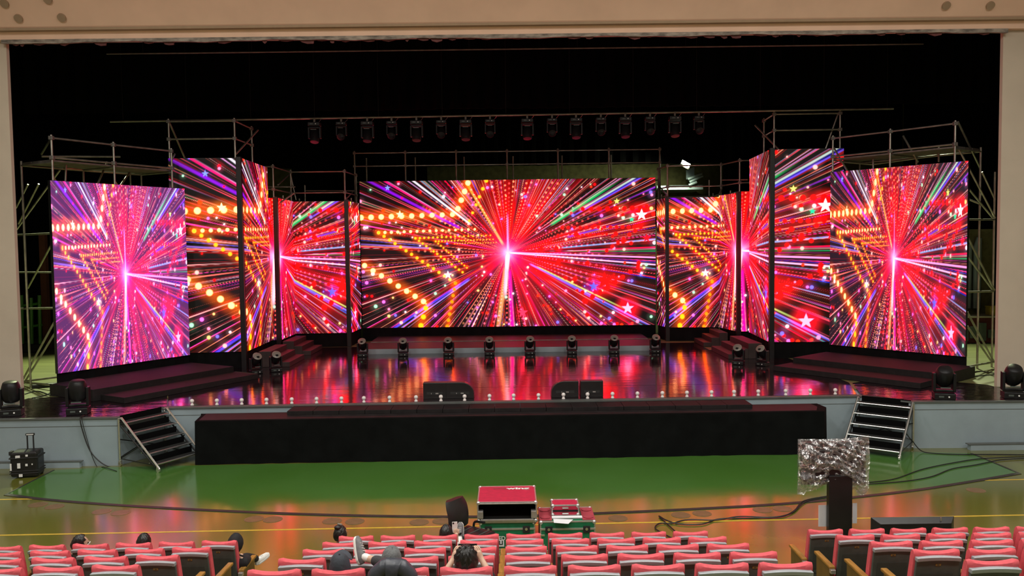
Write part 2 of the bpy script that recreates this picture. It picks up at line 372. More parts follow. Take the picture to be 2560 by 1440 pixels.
# ------------------------------------------------------------------ mesh helpers
class MB:
    def __init__(s): s.v = []; s.f = []; s.uv = {}
    def _add(s, vs, fs):
        o = len(s.v); s.v += [tuple(v) for v in vs]; s.f += [tuple(i + o for i in f) for f in fs]; return s
    def box(s, x0, x1, y0, y1, z0, z1, M=None):
        vs = [(x, y, z) for z in (z0, z1) for y in (y0, y1) for x in (x0, x1)]
        if M is not None: vs = [M @ Vector(v) for v in vs]
        return s._add(vs, [(0, 2, 3, 1), (4, 5, 7, 6), (0, 1, 5, 4), (2, 6, 7, 3), (0, 4, 6, 2), (1, 3, 7, 5)])
    def cbox(s, c, sx, sy, sz, M=None):
        return s.box(c[0] - sx / 2, c[0] + sx / 2, c[1] - sy / 2, c[1] + sy / 2, c[2] - sz / 2, c[2] + sz / 2, M)
    def tube(s, p0, p1, r, n=8, r1=None):
        p0, p1 = Vector(p0), Vector(p1); d = (p1 - p0).normalized()
        a = d.orthogonal().normalized(); b = d.cross(a); r1 = r if r1 is None else r1
        vs = [p0 + (a * math.cos(2 * PI * i / n) + b * math.sin(2 * PI * i / n)) * r for i in range(n)]
        vs += [p1 + (a * math.cos(2 * PI * i / n) + b * math.sin(2 * PI * i / n)) * r1 for i in range(n)]
        fs = [(i, (i + 1) % n, n + (i + 1) % n, n + i) for i in range(n)] + [tuple(range(n - 1, -1, -1)), tuple(range(n, 2 * n))]
        return s._add(vs, fs)
    def path(s, pts, r, n=6):
        pts = [Vector(p) for p in pts]; rings = []; a = None
        for i, p in enumerate(pts):
            d = (pts[min(i + 1, len(pts) - 1)] - pts[max(i - 1, 0)]).normalized()
            if a is None: a = d.orthogonal().normalized()
            a = (a - d * a.dot(d)).normalized(); b = d.cross(a)
            rings.append([p + (a * math.cos(2 * PI * k / n) + b * math.sin(2 * PI * k / n)) * r for k in range(n)])
        return s.loft(rings)
    def loft(s, rings, closed=True, cap=True):
        n = len(rings[0]); vs = [v for r in rings for v in r]; fs = []
        for i in range(len(rings) - 1):
            for k in range(n if closed else n - 1):
                fs.append((i * n + k, i * n + (k + 1) % n, (i + 1) * n + (k + 1) % n, (i + 1) * n + k))
        if cap and closed: fs += [tuple(range(n - 1, -1, -1)), tuple(range((len(rings) - 1) * n, len(rings) * n))]
        return s._add(vs, fs)
    def lathe(s, prof, n=16, c=(0, 0, 0), M=None):
        rings = []
        for (r, z) in prof:
            ring = [Vector((c[0] + r * math.cos(2 * PI * k / n), c[1] + r * math.sin(2 * PI * k / n), c[2] + z)) for k in range(n)]
            if M is not None: ring = [M @ v for v in ring]
            rings.append(ring)
        return s.loft(rings)
    def prism(s, poly, z0, z1, M=None):
        n = len(poly); vs = [(x, y, z0) for x, y in poly] + [(x, y, z1) for x, y in poly]
        if M is not None: vs = [M @ Vector(v) for v in vs]
        fs = [(i, (i + 1) % n, n + (i + 1) % n, n + i) for i in range(n)] + [tuple(range(n - 1, -1, -1)), tuple(range(n, 2 * n))]
        return s._add(vs, fs)
    def sphere(s, c, r, nu=14, nv=8, sc=(1, 1, 1), M=None):
        prof = [(max(.001, math.sin(PI * i / nv)) * r, -math.cos(PI * i / nv) * r) for i in range(nv + 1)]
        rings = []
        for (rr, z) in prof:
            ring = [Vector((rr * math.cos(2 * PI * k / nu) * sc[0], rr * math.sin(2 * PI * k / nu) * sc[1], z * sc[2])) for k in range(nu)]
            if M is not None: ring = [M @ v for v in ring]
            rings.append([v + Vector(c) for v in ring])
        return s.loft(rings)
    def grid(s, nx, ny, fn):
        vs = [fn(i / nx, j / ny) for j in range(ny + 1) for i in range(nx + 1)]
        fs = [(j * (nx + 1) + i, j * (nx + 1) + i + 1, (j + 1) * (nx + 1) + i + 1, (j + 1) * (nx + 1) + i) for j in range(ny) for i in range(nx)]
        return s._add(vs, fs)
    def quad_uv(s, ps, uvs):
        s._add(ps, [(0, 1, 2, 3)]); s.uv[len(s.f) - 1] = uvs; return s
    def build(s, name, m, parent=None, bevel=0.0, smooth=False, seg=2, fix=True):
        me = bpy.data.meshes.new(name); me.from_pydata(s.v, [], s.f)
        if s.uv:
            ul = me.uv_layers.new(name='UVMap')
            for p in me.polygons:
                if p.index in s.uv:
                    for li, c in zip(p.loop_indices, s.uv[p.index]): ul.data[li].uv = c
        elif fix or bevel:
            bm = bmesh.new(); bm.from_mesh(me)
            bmesh.ops.recalc_face_normals(bm, faces=bm.faces)
            if bevel:
                bmesh.ops.bevel(bm, geom=[e for e in bm.edges if len(e.link_faces) == 2 and e.calc_face_angle(0) > .4], offset=bevel, segments=seg, affect='EDGES', profile=.5, clamp_overlap=True)
            bm.to_mesh(me); bm.free()
        if smooth:
            me.polygons.foreach_set('use_smooth', [True] * len(me.polygons))
            try: me.set_sharp_from_angle(angle=.7)
            except Exception: pass
        me.materials.append(MATS[m])
        o = bpy.data.objects.new(name, me); COL.objects.link(o)
        if parent is not None: o.parent = parent
        return o
def thing(name, label, cat, loc=(0, 0, 0), rz=0.0, group=None):
    o = bpy.data.objects.new(name, None); COL.objects.link(o); o.empty_display_size = .2
    o.location = loc; o.rotation_euler = (0, 0, rz); return tag(o, label, cat, group)
def tag(o, label, cat, group=None):
    o['label'] = label; o['category'] = cat
    if group: o['group'] = group
    return o
def struct(o, kind='structure'): o['kind'] = kind; return o
def dup(root, loc, rz, label, group=None):
    r = root.copy(); COL.objects.link(r); r.location = loc; r.rotation_euler = (0, 0, rz); r['label'] = label
    if group: r['group'] = group
    for ch in list(root.children):
        c = ch.copy(); COL.objects.link(c); c.parent = r
        for gc in ch.children:
            d = gc.copy(); COL.objects.link(d); d.parent = c
    return r
def catmull(pts, k=6):
    pts = [Vector(p) for p in pts]; out = []
    for i in range(len(pts) - 1):
        p0, p1, p2, p3 = pts[max(i - 1, 0)], pts[i], pts[i + 1], pts[min(i + 2, len(pts) - 1)]
        for j in range(k):
            t = j / k
            out.append(.5 * ((2 * p1) + (p2 - p0) * t + (2 * p0 - 5 * p1 + 4 * p2 - p3) * t * t + (3 * p1 - p0 - 3 * p2 + p3) * t ** 3))
    return out + [pts[-1]]
def text_obj(txt, size, m, parent, loc, rot, name='lettering', extrude=.001, sx=1.0, shear=0.0, bold=0.0):
    cu = bpy.data.curves.new(name, 'FONT'); cu.body = txt; cu.size = size; cu.extrude = extrude; cu.shear = shear; cu.offset = bold
    cu.align_x = 'CENTER'; cu.align_y = 'CENTER'
    me = evaluated_mesh(bpy.data.objects.new(name, cu))
    me.materials.clear(); me.materials.append(MATS[m])
    o = bpy.data.objects.new(name, me); COL.objects.link(o); o.parent = parent
    o.location = loc; o.rotation_euler = rot; o.scale = (sx, 1, 1)
    return o
SCRATCH = bpy.data.scenes.new('scratch')
def evaluated_mesh(o):
    SCRATCH.collection.objects.link(o)
    with bpy.context.temp_override(scene=SCRATCH, view_layer=SCRATCH.view_layers[0]):
        dg = bpy.context.evaluated_depsgraph_get()
        me = bpy.data.meshes.new_from_object(o.evaluated_get(dg))
    SCRATCH.collection.objects.unlink(o)
    bpy.data.objects.remove(o); return me
ORD = ['first', 'second', 'third', 'fourth', 'fifth', 'sixth', 'seventh', 'eighth', 'ninth', 'tenth', 'eleventh', 'twelfth', 'thirteenth', 'fourteenth',
       'fifteenth', 'sixteenth', 'seventeenth', 'eighteenth', 'nineteenth', 'twentieth', 'twenty-first', 'twenty-second', 'twenty-third', 'twenty-fourth',
       'twenty-fifth', 'twenty-sixth', 'twenty-seventh']

# ================================================================== THE SETTING
Z1 = 1.1                                   # stage level
ROWS = [(10.56 - .9225 * i, .258 * i) for i in range(12)]      # (y of the seat-back top, floor level)
fl = struct(MB().box(-17, 17, -4, 19.6, -.12, 0).build('floor', 'hall_floor'))
for i in range(1, 12):
    y, z = ROWS[i]
    struct(MB().box(-17, 17, -4, y + .56, z - .258, z).build('seating_tier', 'hall_floor'))
struct(MB().box(-17.3, -17, -4, 20.4, 0, 12.5).build('wall_left', 'hall_wall'))
struct(MB().box(17, 17.3, -4, 20.4, 0, 12.5).build('wall_right', 'hall_wall'))
struct(MB().box(-17.3, 17.3, -4.3, -4, 0, 12.5).build('wall_back', 'hall_wall'))
struct(MB().box(-17.3, 17.3, -4.3, 18.6, 12.5, 12.7).build('ceiling', 'hall_ceiling'))
for xx, yy in HOUSE:                        # the ceiling panels themselves
    t = thing('ceiling_light', 'rectangular ceiling light panel over the %s, %s from the left' % ('front rows' if yy > 10 else 'middle rows' if yy > 5 else 'back rows', ORD[(-10, -3.4, 3.4, 10).index(xx)]), 'ceiling light', (xx, yy, 12.14), 0, 'house light panels')
    MB().box(-.86, .86, -.46, .46, .02, .36).build('housing', 'alu', t)
    MB().box(-.8, .8, -.4, .4, 0, .02).build('diffuser', 'panel_glow', t)
# yellow court lines and floor covers
def line(a, b, wd, name='court_line', z=.003):
    a, b = Vector(a), Vector(b); d = (b - a).normalized(); n = Vector((-d.y, d.x, 0)) * wd / 2
    o = MB().prism([(a + n)[:2], (b + n)[:2], (b - n)[:2], (a - n)[:2]], .0, z).build(name, 'line_yellow', fl); return o
line((-16, 13.60, 0), (16, 14.13, 0), .05)
p = atz(0, 1251, 0); q = atz(2560, 1197, 0)
line((-16, p.y - .06, 0), (16, q.y + .06, 0), .05)
plate = MB().lathe([(.001, .0), (.17, .0), (.17, .004), (.14, .006), (.13, .004), (.001, .004)], 20)
pl = None
for (x, y) in ((635, 1298), (682, 1299), (830, 1303), (887, 1304), (1048, 1306), (1105, 1303), (1545, 1296), (1702, 1288), (1755, 1284), (1906, 1275), (1955, 1272), (95, 1262), (136, 1267), (254, 1279), (302, 1282), (2440, 1226)):
    c = atz(x, y, 0)
    if pl is None: pl = plate.build('floor_socket_cover', 'floor_plate', fl)
    else:
        pl = pl.copy(); COL.objects.link(pl)
    pl.location = (c.x, c.y, 0)
# green mat with its dark border
ARC = [(15, 1237), (120, 1250), (300, 1264), (600, 1280), (860, 1289), (1100, 1292.5), (1300, 1291), (1500, 1284), (1760, 1272), (2000, 1257), (2260, 1230), (2420, 1206), (2548, 1184)]
arc = [atz(x, y, 0) for x, y in ARC]
arc = catmull(arc, 5)
cl, cr = atz(135, 1176, 0), atz(2428, 1134, 0)
gm = thing('floor_mat', 'large green lens-shaped floor covering in front of the stage', 'floor covering', (0, 0, 0))
MB().prism([v[:2] for v in arc] + [cr[:2], (8.9, 18.4), (-8.9, 18.0), cl[:2]], 0, .006).build('sheet', 'green_mat', gm)
def strip(pts, wd, z0, z1, name, m, par):
    L, R = [], []
    for i, p in enumerate(pts):
        d = (pts[min(i + 1, len(pts) - 1)] - pts[max(i - 1, 0)]).normalized(); n = Vector((-d.y, d.x, 0)) * wd / 2
        L.append(p + n); R.append(p - n)
    rings = [[(a.x, a.y, z0), (b.x, b.y, z0), (b.x, b.y, z1), (a.x, a.y, z1)] for a, b in zip(L, R)]
    return MB().loft([[Vector(v) for v in r] for r in rings]).build(name, m, par)
strip(arc, .10, .0, .012, 'border_tape', 'tape_dark', gm)
strip([arc[0], cl], .035, .0, .012, 'border_tape', 'tape_dark', gm)
strip([arc[-1], cr], .05, .0, .012, 'border_tape', 'tape_dark', gm)

# stage body
EDGE = [(-17, 18.06), (-8.75, 18.14), (-8.18, 19.19), (8.45, 19.52), (9.25, 18.71), (17, 18.5)]
stage = struct(MB().prism(EDGE + [(20, 42), (-20, 42)], 0, 1.06).build('stage_platform', 'stage_paint'))
def off(pts, d): return [(x, y - d) for x, y in pts]
MB().prism(off(EDGE, .03) + [(p[0], p[1] + .12) for p in EDGE[::-1]], 1.06, 1.097).build('edge_cap', 'stage_cap', stage)
for a, b in zip(EDGE[:-1], EDGE[1:]):
    mb = MB(); a3, b3 = Vector((*a, 0)), Vector((*b, 0)); d = (b3 - a3).normalized(); n = Vector((d.y, -d.x, 0)) * .006
    mb.prism([(a3 + n)[:2], (b3 + n)[:2], (b3)[:2], (a3)[:2]], .895, .905); mb.build('seam', 'stage_cap', stage)
struct(MB().box(-17, -9.55, 18.0, 18.09, 0, .13).build('baseboard_left', 'stage_paint'))
struct(MB().box(-17, -9.5, 17.99, 18.09, .13, .15).build('trim_1', 'stage_cap'))
struct(MB().box(10.5, 17, 18.42, 18.56, 0, .13).build('baseboard_right', 'stage_paint'))
struct(MB().box(10.45, 17, 18.41, 18.56, .13, .15).build('trim_2', 'stage_cap'))
struct(MB().prism([(-20, 20.4), (20, 20.4), (20, 42), (-20, 42)], 1.06, 1.098).build('stage_floor', 'wing_boards'))
# glossy dance vinyl laid in sheets
ys = [19.25, 21.3, 23.1, 24.9, 26.7, 28.25]
for s_ in (-1, 1): tag(MB().prism([(min(s_ * 5.25, s_ * 6.95), 28.26), (max(s_ * 5.25, s_ * 6.95), 28.26), (max(s_ * 5.25, s_ * 6.95), 30.4), (min(s_ * 5.25, s_ * 6.95), 30.4)], 1.098, 1.104).build('dance_vinyl_sheet', 'vinyl'), 'short glossy black vinyl piece %s of the upstage platform' % ('left' if s_ < 0 else 'right'), 'vinyl sheet')
for i in range(5):
    y0, y1 = ys[i], ys[i + 1] - .015
    if i == 0: poly = [(-8.1, 19.30), (8.4, 19.63), (8.9, 21.28), (-8.9, 21.28)]
    else: poly = [(-8.9, y0), (8.9, y0), (8.9, y1), (-8.9, y1)]
    o = tag(MB().prism(poly, 1.098, 1.104 + .0006 * i).build('dance_vinyl_sheet', 'vinyl'), 'glossy black dance vinyl sheet across the stage, %s strip back from the front edge' % ORD[i], 'vinyl sheet', 'dance vinyl strips')
for s, poly in ((-1, [(-12.15, 18.14), (-8.78, 18.2), (-8.12, 19.3), (-8.9, 21.2), (-12.15, 20.6)]), (1, [(12.3, 18.62), (9.28, 18.8), (8.5, 19.63), (8.95, 21.2), (10.4, 22.2), (12.2, 20.7)])):
    tag(MB().prism(poly, 1.098, 1.1035).build('dance_vinyl_sheet', 'vinyl_crumpled'), 'crumpled black vinyl sheet on the %s stage corner' % ('left' if s < 0 else 'right'), 'vinyl sheet')
# proscenium
PL, PR = -12.20, 12.26
struct(MB().box(-20, PL, 20.4, 20.52, 1.09, 12.7).build('wall_proscenium_left', 'plaster'))
struct(MB().box(PR, 20, 20.4, 20.52, 1.09, 12.7).build('wall_proscenium_right', 'plaster'))
struct(MB().box(-20, 20, 20.4, 20.6, 9.93, 14).build('wall_proscenium_top', 'plaster'))
prof = [(20.4, 9.93), (20.4, 12.7), (18.3, 12.7), (18.3, 12.4), (20.02, 10.19), (20.08, 10.14), (20.12, 10.15), (20.22, 10.06), (20.22, 9.93)]
mb = MB(); n = len(prof)
mb._add([(-17, y, z) for y, z in prof] + [(17, y, z) for y, z in prof], [(i, (i + 1) % n, n + (i + 1) % n, n + i) for i in range(n)] + [tuple(range(n)), tuple(range(2 * n - 1, n - 1, -1))])
sof = struct(mb.build('ceiling_soffit', 'soffit_paint'))
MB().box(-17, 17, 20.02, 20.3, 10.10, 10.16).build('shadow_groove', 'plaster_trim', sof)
sl = math.atan2(12.4 - 10.19, 20.02 - 18.3)
for x, y in ((12, 8), (47, 45), (120, -2), (155, 43), (2365, 13), (2475, 13)):
    d = _dir(x, y); nrm = Vector((0, math.sin(sl), math.cos(sl))); P0 = Vector((0, 20.02, 10.19))
    nrm = Vector((0, (12.4 - 10.19), (20.02 - 18.3))).normalized()
    c = EYE + d * ((P0 - EYE).dot(nrm) / d.dot(nrm))
    q_ = Matrix.Translation(c) @ nrm.to_track_quat('Z', 'Y').to_matrix().to_4x4()
    r1 = MB().lathe([(.078, -.045), (.10, -.045), (.10, .05), (.078, .05)], 18, M=q_).build('downlight_ring', 'plaster_trim', sof)
    MB().lathe([(.001, -.02), (.079, -.02), (.079, .05), (.001, .05)], 18, M=q_).build('downlight_well', 'void_black', r1)
# torn valance along the top of the opening
va = thing('torn_valance', 'dirty white curtain track with torn red cloth scraps above the stage opening', 'valance', (0, 20.3, 9.9))
mb = MB(); k = 60
rr = random.Random(3)
def trk(a, b):
    x = PL + (PR - PL) * a; h = .055 + .014 * math.sin(a * 40) + .010 * math.sin(a * 133)
    return (x, [-.1, .02, .02, -.1][b], [-h, -h + .01, .03, .03][b])
mb.loft([[Vector(trk(i / k, b)) for b in range(4)] for i in range(k + 1)]); mb.build('track', 'track_dirty', va)
x = PL + .2
while x < PR - .5:
    wdt = rr.uniform(.10, .42); h = rr.uniform(.02, .085)
    if rr.random() < .72:
        pts = [(x, -.03), (x + wdt, -.03), (x + wdt * .95, -.04 - h * rr.uniform(.3, 1)), (x + wdt * .55, -.045 - h), (x + wdt * .2, -.04 - h * rr.uniform(.4, .9))]
        m4 = Matrix.Rotation(PI / 2, 4, 'X'); mb = MB(); mb.prism(pts, -.01, .02, m4); mb.build('cloth_scrap', 'curtain_red', va)
    x += wdt + rr.uniform(.0, .35)
# stage house
struct(MB().box(-20, 20, 41.5, 42, 1.09, 14).build('wall_stage_back', 'back_wall'))
struct(MB().box(-20.3, -20, 20.4, 42, 1.09, 14).build('wall_stage_left', 'void_black'))
struct(MB().box(20, 20.3, 20.4, 42, 1.09, 14).build('wall_stage_right', 'void_black'))
struct(MB().box(-20.3, 20.3, 20.4, 42, 14, 14.3).build('ceiling_stage', 'void_black'))
def curtain(name, x0, x1, y, z0, z1, label, folds=.25, amp=.06):
    n = max(8, int((x1 - x0) / folds) * 4); mb = MB()
    f = lambda u: y + amp * math.sin(u * (x1 - x0) / folds * 2 * PI) + amp * .5 * math.sin(u * 37)
    ring = [[Vector((x0 + (x1 - x0) * i / n, f(i / n), z0)), Vector((x0 + (x1 - x0) * i / n, f(i / n), z1)), Vector((x0 + (x1 - x0) * i / n, f(i / n) + .03, z1)), Vector((x0 + (x1 - x0) * i / n, f(i / n) + .03, z0))] for i in range(n + 1)]
    return tag(mb.loft(ring).build(name, 'void_black'), label, 'curtain')
curtain('border_curtain', -19, 19, 39.5, 8.62, 13.9, 'wide black border curtain hanging above the brick back wall', .6, .1)
curtain('border_curtain', -19, 19, 29.0, 9.6, 13.9, 'black border curtain hanging behind the row of hanging lamps', .6, .1)
curtain('leg_curtain', -10.0, -3.7, 38.5, 1.1, 13.8, 'black drape left of the bare brick strip behind the centre screen', .5, .1)
curtain('leg_curtain', -19.5, -13.6, 37.5, 1.1, 13.8, 'black drape at the back of the left wing', .5, .1)
curtain('leg_curtain', 10.2, 13.9, 38.8, 1.1, 13.8, 'black drape behind the tall screen on the right', .5, .1)
# centre platform in front of the middle screen
cp = struct(MB().box(-5.15, 5.2, 28.3, 33.2, 1.09, 1.28).build('upstage_platform', 'stair_wood'))
MB().box(-5.15, 5.2, 28.27, 28.3, 1.10, 1.275).build('riser', 'stage_paint', cp)
MB().box(-5.1, 5.15, 30.2, 30.26, 1.28, 1.305).build('cable_strip', 'pipe_dull', cp)

# ================================================================== LED WALLS
ZB = 1.62; VH = 5.75
def led(name, label, faces, posts, fullv=False, mul=(1, 1, 1), haze=(0, 0, 0)):
    t = thing(name, label, 'led screen', (0, 0, Z1))
    for (p0, p1, h, u0, u1) in faces:
        p0, p1 = Vector((*p0, 0)), Vector((*p1, 0)); d = (p1 - p0).normalized(); n = Vector((d.y, -d.x, 0))
        zb, zt = ZB - Z1, ZB - Z1 + h; vt = 1.0 if fullv else h / VH
        f = n * .012
        # thickness of the module skin
        mb2 = MB(); b = -n * .11
        mb2.prism([(p0)[:2], (p1)[:2], (p1 + b)[:2], (p0 + b)[:2]], zb - .01, zt + .01)
        cab = mb2.build('cabinet', 'black_plastic', t)
        display_mesh('display', p0 + f, p1 + f, zb, zt, u0, u1, vt, cab, mul, haze)
        g = -n * .03; mb3 = MB()
        w_ = (p1 - p0).length; k = max(4, int(w_ * 6))
        rg = []
        for i in range(k + 1):
            a = p0 + (p1 - p0) * (i / k) - n * (.03 + .018 * math.sin(i * 1.7) + .01 * math.sin(i * .61))
            c2 = a - n * .03
            rg.append([Vector((a.x, a.y, .0)), Vector((a.x, a.y, zb)), Vector((c2.x, c2.y, zb)), Vector((c2.x, c2.y, 0))])
        mb3.loft(rg); mb3.build('skirt', 'black_cloth', t)
    for (x, y, h) in posts:
        MB().box(x - .075, x + .075, y - .08, y + .08, 0, h + ZB - Z1).build('corner_post', 'black_plastic', t, .008)
    return t
led('led_screen', 'leftmost LED screen, steeply angled, with a violet and pink starburst', [((-11.75, 21.27), (-9.66, 24.73), 5.0, 0, 1)], [], True, (.95, 1.0, 1.5), (.085, .018, .10))
led('led_screen', 'tall folded LED wall on the left with yellow bulb strings', [((-10.3, 25.2), (-8.27, 25.34), 5.96, 0, .178), ((-8.14, 25.40), (-8.22, 28.35), 5.96, .178, .41)], [(-8.21, 25.36, 6.0)])
led('led_screen', 'lower folded LED wall between the tall left wall and the centre screen', [((-8.75, 28.45), (-8.04, 28.45), 4.92, .43, .5), ((-7.94, 28.55), (-7.94, 30.5), 4.92, .5, .66), ((-7.93, 30.52), (-6.02, 30.55), 4.9, .66, .84), ((-5.90, 30.62), (-5.80, 32.25), 4.9, .84, 1.0)],
    [(-7.99, 28.46, 4.95), (-5.96, 30.56, 4.95)])
led('led_screen', 'wide flat LED screen in the middle with a red starburst', [((-5.77, 32.32), (5.79, 32.12), 5.75, 0, 1)], [])
led('led_screen', 'lower folded LED wall between the centre screen and the tall right wall', [((5.84, 32.05), (6.0, 31.15), 4.9, 0, .16), ((6.1, 31.0), (7.95, 30.85), 4.9, .16, .345), ((7.96, 30.83), (8.20, 29.38), 4.95, .345, .5), ((8.32, 29.30), (9.1, 29.2), 5.0, .5, .57)],
    [(6.05, 31.08, 4.95), (8.26, 29.33, 5.0)])
led('led_screen', 'tall folded LED wall on the right with white and pink stars', [((8.56, 29.0), (8.33, 26.1), 6.1, .59, .82), ((8.45, 26.02), (10.6, 25.9), 6.1, .82, 1.0)], [(8.39, 26.05, 6.15)])
led('led_screen', 'rightmost LED screen, steeply angled, with a red starburst', [((9.93, 25.22), (12.44, 22.16), 5.3, 0, 1)], [], True, (.95, .95, .95), (.012, .004, .010))

# ================================================================== SCAFFOLDS
def pipe(par, a, b, r=.030, nm='pipe', m='steel_pipe'): return MB().tube(a, b, r, 8).build(nm, m, par, smooth=True)
def scaffold(label, fr, zt, zm, back, extra=(), decks=True, zd=None, backtop=None, couplers=True, foot=Z1):
    t = thing('scaffold', label, 'scaffold', (0, 0, 0))
    bk = Vector((*back, 0)); zd = zd or zm
    P = [Vector((x, y, 0)) for x, y in fr]; up = lambda p, z: Vector((p.x, p.y, z))
    for p in P:
        pipe(t, up(p, foot), up(p, zt + .08), nm='upright')
        q = p + bk; pipe(t, up(q, foot), up(q, backtop or zd), nm='upright')
        pipe(t, up(p, zd - .12), up(q, zd - .12), .026, 'transom')
        if couplers:
            for z in (zt, zm):
                MB().cbox(up(p, z), .11, .11, .10).build('coupler', 'pipe_dull', t, .01)
    for a, b in zip(P[:-1], P[1:]):
        for z in (zt, zm): pipe(t, up(a, z), up(b, z), .026, 'guard_rail')
        pipe(t, up(a + bk, zd - .12), up(b + bk, zd - .12), .026, 'ledger')
        pipe(t, up(a, zd - .5), up(b + bk, zd - 1.6), .026, 'brace')
        if decks:
            d = (b - a); n = bk.normalized(); L = bk.length
            for j in range(3):
                s0, s1 = .08 + j * L / 3.2, .08 + (j + .9) * L / 3.2
                q = [a + n * s0, b + n * s0, b + n * s1, a + n * s1]
                MB().prism([v[:2] for v in q], zd - .09, zd - .045).build('deck_plank', 'pipe_dull', t)
    for (a, b) in extra: pipe(t, a, b, .028, 'brace')
    return t
# behind the leftmost screen
dA = Vector((2.09, 3.46, 0)).normalized(); nA = Vector((-dA.y, dA.x, 0))
fA = [(-11.85, 21.6), (-10.98, 23.15), (-10.02, 24.75)]
YA = 23.6
ex = [(aty(130, 342, 22.2), aty(104, 385, 23.6)), (aty(104, 391, 23.6), aty(300, 392, 25.6)), (aty(40, 576, 24.5), aty(150, 425, 22.9)), (aty(38, 588, 24.5), aty(140, 583, 22.5)),
      (aty(40, 520, 25.5), aty(70, 461, 25.0)), (aty(46, 560, 25.5), aty(97, 460, 25.0)), (aty(70, 720, 25.0), aty(135, 600, 22.6)), (aty(45, 772, 24.5), aty(140, 770, 22.6)), (aty(44, 681, 26.), aty(140, 681, 24.2)),
      (aty(54, 955, 22.6), aty(144, 790, 21.9)), (aty(60, 958, 22.6), aty(150, 812, 21.9)), (aty(56, 954, 22.6), aty(165, 940, 21.6)), (aty(58, 956, 22.6), aty(165, 966, 21.4)), (aty(38, 588, 24.5), Vector((aty(38, 588, 24.5).x, 24.5, Z1))),
      (aty(160, 420, 23.2), aty(320, 433, 25.6)), (aty(320, 433, 25.6), aty(430, 420, 26.0)), (aty(268, 405, 24.5), aty(240, 470, 23.2)), (aty(325, 430, 25.0), aty(290, 480, 24.0)), (aty(165, 410, 22.6), aty(163, 470, 22.6)), (aty(325, 422, 25.2), aty(327, 470, 25.2))]
scaffold('steel pipe scaffold behind the leftmost violet screen', fA, 7.75, 7.24, (-1.25, .75), ex)
# behind the tall left wall
ex = [(aty(423, 305, 25.6), aty(462, 395, 26.6)), (aty(645, 325, 27.0), aty(590, 385, 26.0)), (aty(437, 385, 25.0), aty(420, 420, 25.4))]
scaffold('steel pipe scaffold rising above the tall left screen wall', [(-10.38, 25.5), (-8.36, 25.5), (-8.36, 27.2)], 8.74, 8.2, (-.3, 1.6), ex, decks=False, zd=7.3)
# behind the low left wall
ex = [(aty(724, 435, 31.0), aty(695, 462, 29.2)), (aty(727, 440, 30.9), aty(740, 500, 30.9)), (aty(886, 476, 32.8), aty(866, 496, 31.0)), (aty(735, 483, 29.0), aty(700, 507, 28.7)), (aty(663, 467, 30.), aty(738, 467, 30.5)), (aty(763, 477, 31.5), aty(886, 477, 32.5)), (aty(762, 463, 31.5), aty(763, 505, 31.5))]
scaffold('steel pipe scaffold above the low folded screens left of centre', [(-8.75, 28.7), (-8.12, 28.7), (-8.06, 30.8), (-6.05, 30.8), (-5.95, 32.6)], 7.64, 6.86, (0, 1.2), ex, decks=False, zd=6.72)
# behind the centre screen
scaffold('long steel pipe scaffold with guard rails behind the centre screen', [(-6.07 + i * 2.03, 33.0 - .02 * i) for i in range(7)], 8.56, 8.04, (.25, 1.3), [], decks=False, zd=7.55, backtop=8.5)
ex = [(aty(1648, 466, 32.6), aty(1670, 490, 31.2)), (aty(1805, 470, 31.0), aty(1797, 488, 30.9)), (aty(1672, 466, 31.6), aty(1770, 465, 31.6)), (aty(1773, 450, 31.6), aty(1773, 490, 31.6)), (aty(1805, 450, 31.0), aty(1870, 449, 30.))]
scaffold('steel pipe scaffold above the low folded screens right of centre', [(6.0, 32.6), (6.1, 31.25), (8.08, 31.05), (8.36, 29.55), (9.2, 29.5)], 7.74, 6.95, (0, 1.2), ex, decks=False, zd=6.75)
ex = [(aty(1888, 313, 27.5), aty(1945, 372, 26.6)), (aty(2095, 285, 26.4), aty(2064, 372, 26.4))]
scaffold('steel pipe scaffold rising above the tall right screen wall', [(8.62, 27.6), (8.52, 26.25), (10.6, 26.2)], 8.86, 8.35, (.3, 1.6), ex, decks=False, zd=7.45)
ex = [(aty(2395, 305, 22.6), aty(2450, 420, 24.0)), (aty(2455, 430, 24.), aty(2488, 500, 24.2)), (aty(2390, 360, 22.8), aty(2488, 545, 23.6)), (aty(2420, 470, 22.9), aty(2482, 545, 23.6)), (aty(2418, 549, 22.8), aty(2486, 549, 23.6)),
      (aty(2258, 340, 24.0), aty(2295, 405, 24.4)), (aty(2085, 370, 25.4), aty(2120, 430, 25.8)), (aty(2420, 595, 22.8), aty(2486, 725, 23.6)), (aty(2418, 640, 22.8), aty(2482, 725, 23.6)), (aty(2418, 730, 22.8), aty(2484, 728, 23.6)),
      (aty(2418, 780, 22.8), aty(2484, 903, 23.4)), (aty(2418, 815, 22.8), aty(2478, 903, 23.4)), (aty(2395, 920, 22.3), aty(2486, 905, 23.4)), (aty(2488, 430, 23.6), Vector((aty(2488, 430, 23.6).x, 23.6, Z1))),
      (aty(2100, 404, 25.8), aty(2180, 411, 25.6)), (aty(2180, 411, 25.6), aty(2345, 388, 24.4)), (aty(2183, 398, 25.2), aty(2183, 425, 25.2)), (aty(2347, 368, 24.), aty(2347, 405, 24.))]
scaffold('steel pipe scaffold behind the rightmost screen', [(10.08, 25.45), (11.2, 24.05), (12.28, 22.55)], 7.98, 7.42, (1.2, .85), ex)
